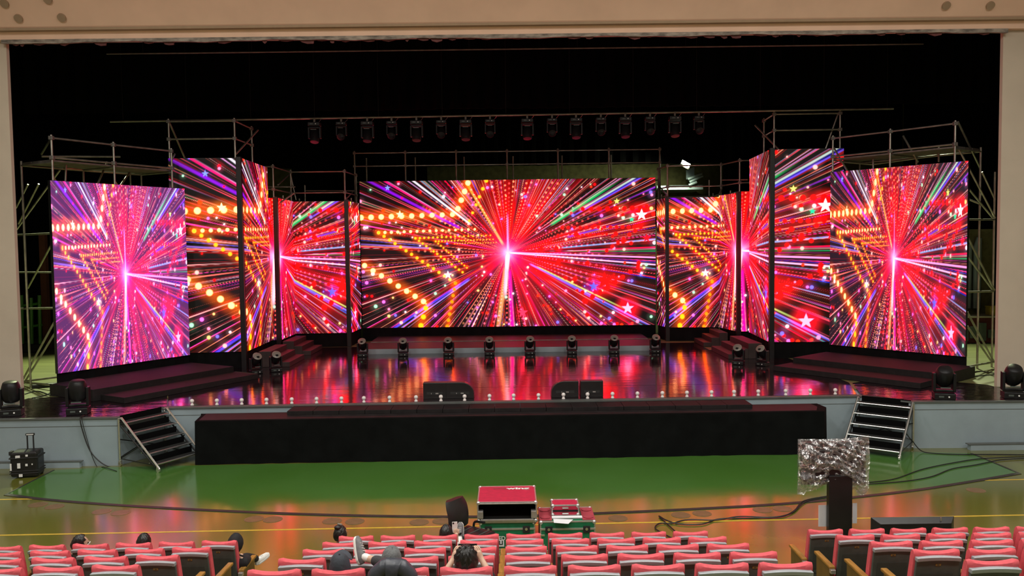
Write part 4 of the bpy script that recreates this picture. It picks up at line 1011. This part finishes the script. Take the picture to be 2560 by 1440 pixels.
def sheet(side):
    def f(u, v):
        x = (-hw - .02) + (2 * hw + .04) * u; top = zt + .02 + .05 * u ** 6
        bot = zb_ - .06 + .16 * math.exp(-((u - .5) / .17) ** 2) - (.08 if u > .82 else 0) * math.sin((u - .82) / .18 * PI) - (.05 if u < .12 else 0)
        z = bot + (top - bot) * v
        k = math.sin(v * PI) ** .5 * (1 - (2 * u - 1) ** 8)
        cr = .018 * math.sin(9 * u + 14 * v) + .014 * math.sin(23 * u - 17 * v + 1.3) + .012 * math.sin(31 * v + 40 * u * v) + .010 * math.sin(57 * u + 13 * v * v)
        cr *= .5 + .9 * (1 - v)
        y = (.06 - .075 * k - .05 * math.sin(v * PI * .9) + cr * 1.2) if side < 0 else (.06 + .055 * k + cr * .6)
        return (x + cr * .3, y, z)
    return f
MB().grid(64, 52, sheet(-1)).build('plastic_wrap', 'clear_plastic', t, smooth=True, fix=False)
MB().grid(32, 26, sheet(1)).build('plastic_wrap', 'clear_plastic', t, smooth=True, fix=False)
for (pa, pb, ya, yb_, lab) in ((2046, 2066, 1263, 1316, 'white paper sheet taped to the left side of the monitor stand'), (2131, 2142, 1258, 1308, 'white paper sheet taped to the right side of the monitor stand')):
    a, b = aty(pa, ya, yM + .12), aty(pb, yb_, yM + .12)
    tag(MB().box(min(a.x, b.x), max(a.x, b.x), yM + .115, yM + .12, b.z, a.z).build('paper_sheet', 'paper'), lab, 'paper')
# flat screen standing low on the floor
yT = 12.3; a, b = aty(2184, 1297, yT), aty(2394, 1297, yT); hT = (a.z + b.z) / 2
t = thing('floor_monitor', 'wide black flat screen standing low behind the front seats', 'monitor', ((a.x + b.x) / 2, yT, 0)); hw = (b.x - a.x) / 2
MB()._add([(-hw, .1, .04), (hw, .1, .04), (hw, .1, hT), (-hw, .1, hT), (-hw + .1, -.02, .1), (hw - .1, -.02, .1), (hw - .1, -.02, hT - .07), (-hw + .1, -.02, hT - .07)],
          [(0, 1, 2, 3), (4, 7, 6, 5), (0, 4, 5, 1), (1, 5, 6, 2), (2, 6, 7, 3), (3, 7, 4, 0)]).build('back_shell', 'black_plastic', t, .006)
MB().box(-hw + .01, hw - .01, .1, .125, .05, hT - .01).build('screen_panel', 'black_plastic', t, .004)
for s_ in (-.6, .6): MB().box(hw * s_ - .15, hw * s_ + .15, -.1, .25, 0, .04).build('foot', 'black_plastic', t, .008)
MB().box(hw * .6, hw * .62, .0, .02, hT - .04, hT + .01).build('cable_tie', 'chrome', t)
# black wheeled equipment case at the left
c = atz(55, 1197, 0)
t = thing('wheeled_case', 'black plastic wheeled case with a raised pull handle and white stickers', 'case', (c.x, c.y + .22, 0), .18)
MB().box(-.27, .27, -.20, .20, .03, .56).build('shell', 'black_plastic', t, .045, seg=3)
MB().box(-.285, .285, -.215, .215, .15, .17).build('rib', 'black_rubber', t, .008); MB().box(-.285, .285, -.215, .215, .42, .45).build('rib', 'black_rubber', t, .008); MB().box(-.285, .285, -.215, .215, .10, .12).build('rib', 'black_rubber', t, .008)
for s_ in (-1, 1):
    MB().box(s_ * .26 - .03, s_ * .26 + .03, -.19, -.05, .5, .58).build('latch', 'black_rubber', t, .01); MB().tube((s_ * .24, .16, .045), (s_ * .19, .16, .045), .045, 14).build('wheel', 'black_rubber', t, smooth=True)
    MB().tube((.02 + s_ * .06, .15, .5), (.02 + s_ * .06, .15, .86), .016, 8).build('handle_rod', 'black_rubber', t)
MB().box(-.07, .11, .13, .17, .84, .89).build('handle_grip', 'black_rubber', t, .01); MB().box(-.05, .09, .128, .131, .855, .875).build('grip_label', 'label_white', t)
for (x_, z_, w2, h2) in ((-.245, .26, .03, .15), (-.09, .28, .06, .11), (.06, .29, .045, .05), (.07, .49, .045, .04), (-.06, .07, .07, .06), (-.10, .475, .08, .05), (-.14, .47, .02, .05), (.17, .30, .02, .03)):
    MB().box(x_ - w2 / 2, x_ + w2 / 2, -.222, -.216, z_ - h2 / 2, z_ + h2 / 2).build('sticker', 'label_white', t)
# portable stage stairs
def stage_stairs(label, base, rz):
    t = thing('portable_stairs', label, 'stairs', base, rz); W2 = .60; run, top = 1.25, 1.0
    for s_ in (-1, 1):
        x = s_ * W2
        pts = [(x, -run, .10), (x, -run + .05, .16), (x, -.20, top + .0), (x, -.10, top + .075), (x, -.02, top + .06), (x, .0, top - .02), (x, .0, .10)]
        MB().path(catmull(pts, 5), .024, 8).build('side_rail', 'chrome', t, smooth=True)
        MB().tube((x * .97, -run + .10, .10), (x * .97, -.04, top - .10), .018, 8).build('stringer', 'black_plastic', t)
        MB().tube((x * .97, -.02, .18), (x * .97, -run * .55, .52), .012, 6).build('cross_brace', 'black_plastic', t); MB().tube((x * .97, -.02, .16), (x * .97, -run + .12, .14), .012, 6).build('bottom_tube', 'black_plastic', t)
        for yy in (-run, 0.0):
            w0 = MB().lathe([(.001, -.018), (.05, -.018), (.05, .018), (.001, .018)], 12, M=Matrix.Translation((x, yy, .05)) @ Matrix.Rotation(PI / 2, 4, 'Y')).build('castor', 'chrome', t, smooth=True)
            MB().box(x - .03, x + .03, yy - .03, yy + .03, .06, .12).build('fork', 'chrome', w0, .006)
    MB().tube((-W2, -.02, .2), (W2, -.02, .6), .012, 6).build('cross_brace', 'black_plastic', t); MB().tube((W2, -.02, .2), (-W2, -.02, .6), .012, 6).build('cross_brace', 'black_plastic', t)
    for i in range(5):
        z = .17 + i * .205; y = -run + .07 + i * (run - .22) / 4.2
        tr = MB().box(-W2 + .03, W2 - .03, y, y + .24, z - .03, z).build('tread', 'black_rubber', t, .005)
        for dy in (0.0, .24): MB().tube((-W2 + .02, y + dy, z - .01), (W2 - .02, y + dy, z - .01), .017, 8).build('nosing', 'chrome', tr, smooth=True)
        MB().box(-W2 + .06, W2 - .06, y + .22, y + .235, z, z + .13).build('riser_net', 'void_black', tr)
    return t
def face_stairs(a, b, label, shift=0.0):
    a, b = Vector((*a, 0)), Vector((*b, 0)); d = (b - a).normalized(); n = Vector((d.y, -d.x, 0)); m_ = (a + b) / 2 + n * .06 + d * shift
    stage_stairs(label, m_, math.atan2(d.y, d.x))
face_stairs(EDGE[1], EDGE[2], 'chrome-railed portable stairs against the left stage corner')
face_stairs((EDGE[3][0], EDGE[3][1] - .12), (EDGE[4][0] + .02, EDGE[4][1] + .16 - .12), 'chrome-railed portable stairs against the right stage corner')
# cables
def cable(label, pts, z=.012, r=.011, m='cable'):
    P = [p if isinstance(p, Vector) else atz(p[0], p[1], z) for p in pts]
    return tag(MB().path(catmull(P, 6), r, 6).build('cable', m, smooth=True), label, 'cable')
wl = lambda x, y: aty(x, y, 18.06)
cable('black cable hanging down the grey stage front at the left', [Vector((aty(200, 1040, 18.2).x, 18.35, 1.11)), wl(201, 1046), wl(206, 1075), wl(226, 1128), wl(258, 1160), wl(292, 1172)], r=.013)
cable('thinner black cable looping beside it on the left stage front', [Vector((aty(206, 1040, 18.2).x, 18.35, 1.11)), wl(205, 1046), wl(214, 1085), wl(232, 1145), wl(246, 1170), Vector((aty(262, 1174, 18.0).x, 17.95, .02)), atz(292, 1178, .015)], r=.008)
cable('upper black cable snaking over the green mat at the right', [(2130, 1207), (2180, 1205), (2240, 1196), (2310, 1172), (2400, 1154), (2460, 1146), (2560, 1142)], .02)
cable('lower black cable snaking over the green mat at the right', [(2130, 1212), (2200, 1208), (2270, 1202), (2330, 1191), (2380, 1172), (2440, 1162), (2500, 1150), (2560, 1146)], .02)
cable('black cable looping over the hall floor right of the flight cases', [(2070, 1240), (2010, 1252), (1985, 1277), (1950, 1292), (1880, 1295), (1800, 1297), (1755, 1310), (1700, 1310), (1665, 1300), (1648, 1290), (1655, 1298), (1690, 1330)], .02)
cable('second black cable curling on the hall floor behind the front row', [(2070, 1243), (2015, 1254), (1980, 1282), (1930, 1293), (1850, 1291), (1790, 1300), (1720, 1299), (1680, 1308), (1650, 1308), (1638, 1320), (1660, 1335), (1690, 1350)], .02)
cable('black cable behind the right portable stairs along the stage foot', [Vector((aty(2270, 1110, 18.5).x, 18.35, .3)), Vector((aty(2295, 1125, 18.4).x, 18.3, .06)), (2330, 1133), (2400, 1136), (2480, 1136), (2560, 1137)], .02)

# ================================================================== PEOPLE
def skin_mesh(chains, sub=2):
    """chains: list of [(pos, radius), ...]; chains that share a point are joined there. Returns an evaluated mesh."""
    bm = bmesh.new(); sk = bm.verts.layers.skin.verify(); idx = {}
    for ci, ch in enumerate(chains):
        prev = None
        for p, r in ch:
            key = tuple(round(c, 4) for c in p)
            if key not in idx:
                v = bm.verts.new(p); v[sk].radius = (r, r); v[sk].use_root = (len(idx) == 0); idx[key] = v
            v = idx[key]
            if prev is not None and prev is not v and bm.edges.get((prev, v)) is None: bm.edges.new((prev, v))
            prev = v
    me = bpy.data.meshes.new('tmp'); bm.to_mesh(me); bm.free()
    o = bpy.data.objects.new('tmp', me)
    m = o.modifiers.new('skin', 'SKIN'); m.use_smooth_shade = True
    m2 = o.modifiers.new('sub', 'SUBSURF'); m2.levels = sub; m2.render_levels = sub
    out = evaluated_mesh(o); bpy.data.meshes.remove(me); return out
def join_meshes(name, meshes, m, parent):
    bm = bmesh.new()
    for x in meshes: bm.from_mesh(x)
    me = bpy.data.meshes.new(name); bm.to_mesh(me); bm.free()
    for x in meshes: bpy.data.meshes.remove(x)
    me.polygons.foreach_set('use_smooth', [True] * len(me.polygons)); me.materials.clear(); me.materials.append(MATS[m])
    for p in me.polygons: p.material_index = 0
    o = bpy.data.objects.new(name, me); COL.objects.link(o); o.parent = parent; return o
def head_pt(u, v, k=1.0):
    """u around (0 = front), v 0 chin .. 1 crown"""
    a = 2 * PI * u; ph = PI * (v - .5); cz = math.sin(ph); cr = math.cos(ph)
    x = math.sin(a) * cr * .076; y = math.cos(a) * cr * .094; z = cz * .115
    if z < 0: x *= 1 + z * 2.6; y *= 1 + z * (1.2 if y > 0 else 3.0)
    if y > 0:
        y += .022 * math.exp(-((x / .013) ** 2 + ((z + .018) / .022) ** 2))       # nose
        y -= .008 * (math.exp(-(((abs(x) - .032) / .016) ** 2 + ((z - .004) / .014) ** 2)))  # eye hollows
        y += .006 * math.exp(-((x / .022) ** 2 + ((z + .055) / .012) ** 2))       # lips
    return Vector((x * k, y * k, z * k))
def head_mesh(M, nu=28, nv=20):
    bm = bmesh.new(); G = [[bm.verts.new(M @ head_pt(i / nu, max(.002, min(.998, j / nv)))) for i in range(nu)] for j in range(nv + 1)]
    for j in range(nv):
        for i in range(nu): bm.faces.new((G[j][i], G[j][(i + 1) % nu], G[j + 1][(i + 1) % nu], G[j + 1][i]))
    for s_ in (-1, 1):
        r = bmesh.ops.create_uvsphere(bm, u_segments=10, v_segments=7, radius=1)
        for v in r['verts']: v.co = M @ Vector((s_ * .076 + v.co.x * .009, -.004 + v.co.y * .018, -.004 + v.co.z * .030))
    bmesh.ops.recalc_face_normals(bm, faces=bm.faces)
    me = bpy.data.meshes.new('tmp'); bm.to_mesh(me); bm.free(); return me
def shell(name, m, parent, M, keep, k, rough=.0, seed=1, nu=44, nv=30, thick=.006, spikes=0.0):
    """a cap of hair or cloth around the head, two-sided"""
    rr = random.Random(seed); ph = [rr.uniform(0, 6.3) for _ in range(6)]
    bm = bmesh.new(); V = {}
    def vert(i, j, lay):
        key = (i % nu, j, lay)
        if key not in V:
            u, v = (i % nu) / nu, j / nv; p = head_pt(u, max(.01, min(.99, v)), 1.0); d = p.normalized()
            kk = k(u, v) if callable(k) else k
            n = rough * (math.sin(u * 63 + ph[0] + 5 * math.sin(v * 9)) * .6 + math.sin(u * 120 + v * 14 + ph[1]) * .4) + spikes * max(0, math.sin(u * 88 + ph[2]) * math.sin(v * 23 + u * 20 + ph[3]))
            V[key] = bm.verts.new(M @ (d * (p.length * kk + n - (thick if lay else 0))))
        return V[key]
    on = {(i, j) for i in range(nu) for j in range(nv) if keep((i + .5) / nu, (j + .5) / nv)}
    for (i, j) in on:
        q = [(i, j), (i + 1, j), (i + 1, j + 1), (i, j + 1)]
        bm.faces.new([vert(a, b, 0) for a, b in q]); bm.faces.new([vert(a, b, 1) for a, b in q[::-1]])
        for (di, dj, e) in ((1, 0, (q[1], q[2])), (-1, 0, (q[3], q[0])), (0, 1, (q[2], q[3])), (0, -1, (q[0], q[1]))):
            if ((i + di) % nu, j + dj) not in on: bm.faces.new([vert(*e[0], 0), vert(*e[0], 1), vert(*e[1], 1), vert(*e[1], 0)][::-1])
    bmesh.ops.recalc_face_normals(bm, faces=bm.faces)
    me = bpy.data.meshes.new(name); bm.to_mesh(me); bm.free(); me.polygons.foreach_set('use_smooth', [True] * len(me.polygons)); me.materials.append(MATS[m])
    o = bpy.data.objects.new(name, me); COL.objects.link(o); o.parent = parent; return o
def fr(u): return min(u, 1 - u) * 2           # 0 in front of the face, 1 at the back
def hand_chains(wrist, toward, up, curl=.5, side=1, s=1.0):
    """palm and five fingers; toward = direction of the fingers, up = back of the hand"""
    t_ = toward.normalized(); n = (up - t_ * up.dot(t_)).normalized(); x = t_.cross(n) * side
    W = Vector(wrist); out = [[(W, .026), (W + t_ * .045, .030), (W + t_ * .08, .028)]]
    for k, (off_, L) in enumerate(((-.030, .062), (-.010, .074), (.010, .078), (.029, .070))):
        b = W + t_ * .082 + x * off_; d1 = (t_ * math.cos(curl * .5) - n * math.sin(curl * .5)); d2 = (t_ * math.cos(curl * 1.5) - n * math.sin(curl * 1.5)); d3 = (t_ * math.cos(curl * 2.3) - n * math.sin(curl * 2.3))
        out.append([(b - t_ * .02, .0095), (b + d1 * L * .45, .009), (b + d1 * L * .45 + d2 * L * .32, .0082), (b + d1 * L * .45 + d2 * L * .32 + d3 * L * .26, .007)])
    b = W + t_ * .03 + x * .028; d = (t_ * .55 + x * .75 - n * .35).normalized(); d2 = (t_ * .85 + x * .1 - n * .5).normalized()
    out.append([(b, .012), (b + d * .038, .0105), (b + d * .038 + d2 * .034, .0085)])
    return [[(Vector(p), r * s) for p, r in c] for c in out]
def person(label, loc, spec):
    """all joints in local metres, facing +Y; one body mesh plus clothes, hair, shoes"""
    t = thing('person', label, 'person', loc, spec.get('rz', 0.0))
    g = lambda k: Vector(spec[k])
    hc = g('head'); rot = Euler(spec.get('hrot', (0, 0, 0))).to_matrix().to_4x4(); MH = Matrix.Translation(hc) @ rot
    pel = g('pelvis'); nk = hc + (rot @ Vector((0, -.025, -.105))); nb = nk + Vector((0, -.015, -.06)); ch = pel.lerp(nb, .68); wa = pel.lerp(nb, .32)
    sh = {s_: nb + Vector((s_ * .155, -.01, -.055)) for s_ in (-1, 1)}
    mesh = [head_mesh(MH)]
    core = [(pel, .125), (wa, .118), (ch, .128), (nb, .070), (nk, .050), (hc + rot @ Vector((0, 0, -.03)), .058)]
    limbs = []; jack = [[(pel + Vector((0, 0, .05)), .145), (wa, .140), (ch, .155), (nb + Vector((0, 0, -.02)), .090), (nb.lerp(nk, .4), .068)]]; trou = [[(pel + Vector((0, 0, .03)), .130), (pel, .140)]]
    for s_, key in ((-1, 'armL'), (1, 'armR')):
        el, wr = Vector(spec[key][0]), Vector(spec[key][1]); a0 = sh[s_]
        limbs.append([(ch, .128), (a0, .058), (a0.lerp(el, .5), .044), (el, .037), (el.lerp(wr, .5), .034), (wr, .026)])
        cuff = spec.get('cuff', .9)
        jack.append([(ch, .155), (a0, .080), (a0.lerp(el, .5), .062), (el, .054), (el.lerp(wr, cuff), .042)])
        hd = spec.get('hand' + key[-1])
        h = hand_chains(wr, Vector(hd[0]), Vector(hd[1]), hd[2], hd[3]) if hd else hand_chains(wr, wr - el, Vector((0, 0, 1)), .45, -s_)
        limbs.append([(wr, .026)] + h[0][1:])
        for c in h[1:]: mesh.append(skin_mesh([c], 1))
    for s_, key in ((-1, 'legL'), (1, 'legR')):
        kn, an, ft = [Vector(q) for q in spec[key]]; hp = pel + Vector((s_ * .09, .02, -.01))
        limbs.append([(pel, .125), (hp, .085), (hp.lerp(kn, .5), .068), (kn, .052), (kn.lerp(an, .35), .050), (an, .034)])
        trou.append([(pel, .140), (hp, .100), (hp.lerp(kn, .5), .084), (kn, .068), (kn.lerp(an, .4), .064), (kn.lerp(an, spec.get('hem', .92)), .054)])
        d = (ft - an); L = d.length; dn = d.normalized(); lg = (kn - an).normalized(); up = (lg - dn * lg.dot(dn)).normalized(); xx = dn.cross(up)
        # shoe: sole and upper swept along the foot
        hl = an - up * .045 - dn * .055; R_ = []; S_ = []
        for q in range(9):
            w_ = q / 8; cpt = hl + dn * (w_ * .275); hw = .032 + .014 * math.sin(w_ * PI * .9) - (.020 if q in (0, 8) else 0); hh = (.075 - .045 * w_ ** 1.3) * (.6 if q in (0, 8) else 1)
            R_.append([cpt + xx * (hw * math.cos(b)) + up * (max(0, math.sin(b)) * hh) for b in [PI * i / 8 for i in range(9)]] + [cpt - xx * hw * .9 - up * .004, cpt + xx * hw * .9 - up * .004])
            S_.append([cpt + xx * (hw + .004) + up * .006, cpt + xx * (hw + .004) - up * .022, cpt - xx * (hw + .004) - up * .022, cpt - xx * (hw + .004) + up * .006])
        so = MB().loft(R_).build('shoe', spec.get('shoe', 'black_rubber'), t, smooth=True); MB().loft(S_).build('sole', spec.get('sole', 'shoe_white'), so, .006)
        for q in range(4): cpt = hl + dn * (.11 + q * .028) + up * (.066 - q * .008); MB().tube(cpt - xx * .02, cpt + xx * .02, .004, 5).build('lace', spec.get('sole', 'shoe_white'), so)
        if spec.get('sock'): join_meshes('sock', [skin_mesh([[(an + lg * .12, .040), (an + lg * .04, .042), (an - up * .01 + dn * .02, .043)]], 1)], spec['sock'], t)
    mesh.append(skin_mesh([core] + limbs, 2))
    join_meshes('body', mesh, 'skin', t)
    join_meshes('jacket', [skin_mesh(jack, 2)], spec.get('top', 'cloth_black'), t)
    join_meshes('trousers', [skin_mesh(trou, 2)], spec.get('pants', 'trouser_dark'), t)
    for s_ in (-1, 1): MB().sphere(MH @ Vector((s_ * .032, .083, .004)), .0105, 8, 6).build('eye', 'eye', t, smooth=True)
    MB().sphere(MH @ Vector((0, .092, -.056)), .02, 10, 6, (1, .3, .35), rot).build('lips', 'lip', t, smooth=True)
    return t, MH
hair_keep = lambda u, v: (v > .50 and fr(u) > .42) or (v > .40 and fr(u) > .6) or v > .80 or (v > .70 and fr(u) > .28)
bob_keep = lambda u, v: (v > .20 and fr(u) > .42) or v > .80 or (v > .66 and fr(u) > .26)
SIT = dict(pelvis=(0, .34, .53), armL=((-.24, .42, .62), (-.12, .58, .60)), armR=((.24, .42, .62), (.12, .58, .60)), legL=((-.12, .78, .50), (-.12, .88, .10), (-.12, 1.02, .05)), legR=((.12, .78, .50), (.12, .88, .10), (.12, 1.02, .05)))
def seated(x, y, z, hx, hy, hz, **kw):
    sp = {k: v for k, v in SIT.items()}; dz = hz - z - 1.02
    sp['head'] = (hx - x, hy - y, hz - z); sp['pelvis'] = (0, .34, .50); sp.update(kw); return (x, y, z), sp
# 1 and 2: heads above the left front row
loc, sp = seated(-5.45, 10.42, 0, -5.66, 10.62, .955, hrot=(.15, .25, -.9), top='cloth_black')
t, MH = person('black-haired person with a white face mask in the left front row', loc, sp)
shell('hair', 'hair_black', t, MH, bob_keep, lambda u, v: 1.20 + .10 * (v < .6), .003, 2, spikes=.004)
shell('face_mask', 'cloth_white', t, MH, lambda u, v: fr(u) < .42 and .10 < v < .48, 1.06, 0, 3)
loc, sp = seated(-4.90, 10.44, 0, -4.835, 10.62, .955, hrot=(.1, .1, .2))
t, MH = person('person with short glossy black hair in the left front row, no mask showing', loc, sp)
shell('hair', 'hair_black', t, MH, hair_keep, 1.17, .003, 5, spikes=.004)
# 3: hooded person at the aisle
loc, sp = seated(-3.80, 10.46, 0, -3.655, 10.68, .895, hrot=(.1, .15, .0), top='cloth_black', pants='cloth_black', shoe='shoe_white', legR=((.13, .66, .56), (.22, .93, .42), (.30, 1.10, .46)), legL=((-.05, .76, .50), (.02, .82, .10), (.02, .96, .06)))
t, MH = person('person in a black hooded top with white sneakers, sitting at the left aisle', loc, sp)
shell('hair', 'hair_black', t, MH, hair_keep, 1.08, .002, 7)
shell('hood', 'cloth_black', t, MH, lambda u, v: fr(u) > .34 or v > .82, lambda u, v: 1.34 + .35 * max(0, v - .75) * (1 if fr(u) > .3 else .4), .002, 8, thick=.01)
# 4: person with a hair bun
loc, sp = seated(-2.16, 10.56, 0, -2.265, 10.72, .985, hrot=(.1, 0, -.5))
t, MH = person('person with a black hair bun at the left end of the middle front row', loc, sp)
shell('hair', 'hair_black', t, MH, hair_keep, 1.17, .003, 9, spikes=.003)
MB().sphere(MH @ Vector((0, -.045, .128)), .042, 12, 8, (1.1, 1.0, .75)).build('hair_bun', 'hair_black', t, smooth=True)
MB().box(-.035, .035, -.012, .012, -.008, .012, MH @ Matrix.Translation((.0, .0, .152))).build('hair_clip', 'lens_grey', t, .005)
# 5: person filming with a phone in the middle front row, one foot up on the office chair
loc, sp = seated(-.94, 10.56, 0, -.865, 10.72, .975, hrot=(.05, 0, -.25), top='cloth_white', pants='cloth_white', shoe='shoe_grey', sock='cloth_white', armR=((.20, .36, .70), (.20, .33, .86)), handR=((-.0, .05, 1), (0, -1, .1), .9, -1), legR=((.17, .74, .58), (.20, 1.06, .60), (.20, 1.10, .74)), cuff=.8)
t, MH = person('person in white raising a phone in the middle front row', loc, sp)
shell('hair', 'hair_black', t, MH, bob_keep, 1.19, .003, 12, spikes=.003)
ph = thing('phone', 'light phone held up by the person in white in the front row', 'phone', (loc[0] + .175, loc[1] + .385, .99), .15)
MB().box(-.036, .036, -.004, .004, -.07, .08).build('case', 'label_white', ph, .004); MB().box(-.03, .03, .004, .0055, -.062, .07).build('screen', 'black_plastic', ph); MB().box(-.03, -.008, -.006, -.004, .05, .072).build('camera_bump', 'black_plastic', ph, .002)
# 6: navy cap in the fifth row
y5, z5 = ROWS[4]
loc, sp = seated(-1.49, y5, z5, -1.497, 7.03, 2.005, hrot=(.25, 0, .1), top='cloth_navy')
t, MH = person('person in a navy baseball cap in the fifth row', loc, sp)
shell('hair', 'hair_black', t, MH, hair_keep, 1.05, .002, 14)
shell('cap', 'cloth_navy', t, MH, lambda u, v: v > .62 or (v > .36 and fr(u) > .5), lambda u, v: 1.24 - .02 * v, .0, 15, thick=.008)
MB().sphere(MH @ Vector((0, 0, .143)), .008, 8, 5).build('cap_button', 'cloth_navy', t, smooth=True)
bp = [MH @ Vector((.10 * math.sin(a), .07 + .16 * math.cos(a) * (1 if abs(a) < 2 else .0), .035 - .02 * abs(math.sin(a)))) for a in [-1.4 + 2.8 * i / 10 for i in range(11)]]
bi = [MH @ Vector((.085 * math.sin(a), .05 + .05 * math.cos(a), .045)) for a in [-1.4 + 2.8 * i / 10 for i in range(11)]]
mb = MB(); mb.loft([[a, b, b + Vector((0, 0, -.006)), a + Vector((0, 0, -.006))] for a, b in zip(bp, bi)]); mb.build('cap_brim', 'cloth_navy', t, smooth=True)
# 7: grey beanie, foot up on the seat in front
loc, sp = seated(-.96, y5, z5, -1.05, 7.03, 2.065, hrot=(.35, .05, .25), top='puffer_navy', pants='trouser_dark', shoe='shoe_grey', sock='cloth_white', hem=.80,
                 legR=((-.02, .55, .80), (-.46, .86, .80), (-.52, 1.02, 1.03)), legL=((-.16, .72, .50), (-.2, .8, .10), (-.2, .95, .06)), armL=((-.30, .22, .72), (-.18, .42, .66)), armR=((.30, .22, .72), (.16, .42, .66)))
t, MH = person('person in a grey woolly hat with one sneaker up on the seat ahead', loc, sp)
shell('hair', 'hair_black', t, MH, hair_keep, 1.05, .002, 17)
shell('hat', 'cloth_grey', t, MH, lambda u, v: v > .60 or (v > .28 and fr(u) > .42), lambda u, v: 1.20 + .03 * math.sin(v * 9), .003, 18, thick=.012)
join_meshes('collar', [skin_mesh([[(Vector(sp['head']) + Vector((-.13, -.06, -.17)), .06), (Vector(sp['head']) + Vector((0, -.12, -.15)), .075), (Vector(sp['head']) + Vector((.14, -.06, -.17)), .06)]], 2)], 'puffer_navy', t)
jk = tag(join_meshes('draped_jacket', [skin_mesh([[(Vector((-1.24, 6.86, 1.99)), .055), (Vector((-1.14, 6.85, 2.07)), .075), (Vector((-1.0, 6.84, 2.10)), .085), (Vector((-.88, 6.85, 2.06)), .075), (Vector((-.80, 6.86, 1.97)), .055)],
    [(Vector((-1.14, 6.85, 2.07)), .075), (Vector((-1.16, 6.80, 1.90)), .07), (Vector((-1.17, 6.79, 1.70)), .06)], [(Vector((-.88, 6.85, 2.06)), .075), (Vector((-.86, 6.80, 1.90)), .07), (Vector((-.85, 6.79, 1.70)), .06)], [(Vector((-1.0, 6.84, 2.10)), .085), (Vector((-1.01, 6.79, 1.92)), .08), (Vector((-1.01, 6.78, 1.7)), .07)]], 2)], 'puffer_navy', None),
    'dark padded jacket hung over the seat back behind the grey hat', 'jacket')
# 8: person with both hands up at a phone
loc, sp = seated(-.395, y5, z5, -.397, 7.05, 2.045, hrot=(.45, 0, 0), top='cloth_black', cuff=.45, armL=((-.23, .16, .84), (-.125, .30, .985)), armR=((.23, .16, .84), (.125, .30, .985)), handL=((.35, .35, .8), (-.5, -.5, .6), .7, 1), handR=((-.35, .35, .8), (.5, -.5, .6), .7, -1))
t, MH = person('black-haired person in the fifth row holding a phone up with both hands', loc, sp)
shell('hair', 'hair_black', t, MH, hair_keep, 1.36, .007, 21, spikes=.014)
ph = thing('phone', 'dark phone held sideways with both hands in the fifth row', 'phone', (loc[0], loc[1] + .40, loc[2] + 1.05), 0)
MB().box(-.085, .085, -.004, .004, -.038, .038).build('case', 'black_plastic', ph, .004); MB().box(-.078, .078, -.0055, -.004, -.033, .033).build('screen', 'case_inside', ph)

bpy.data.scenes.remove(SCRATCH)
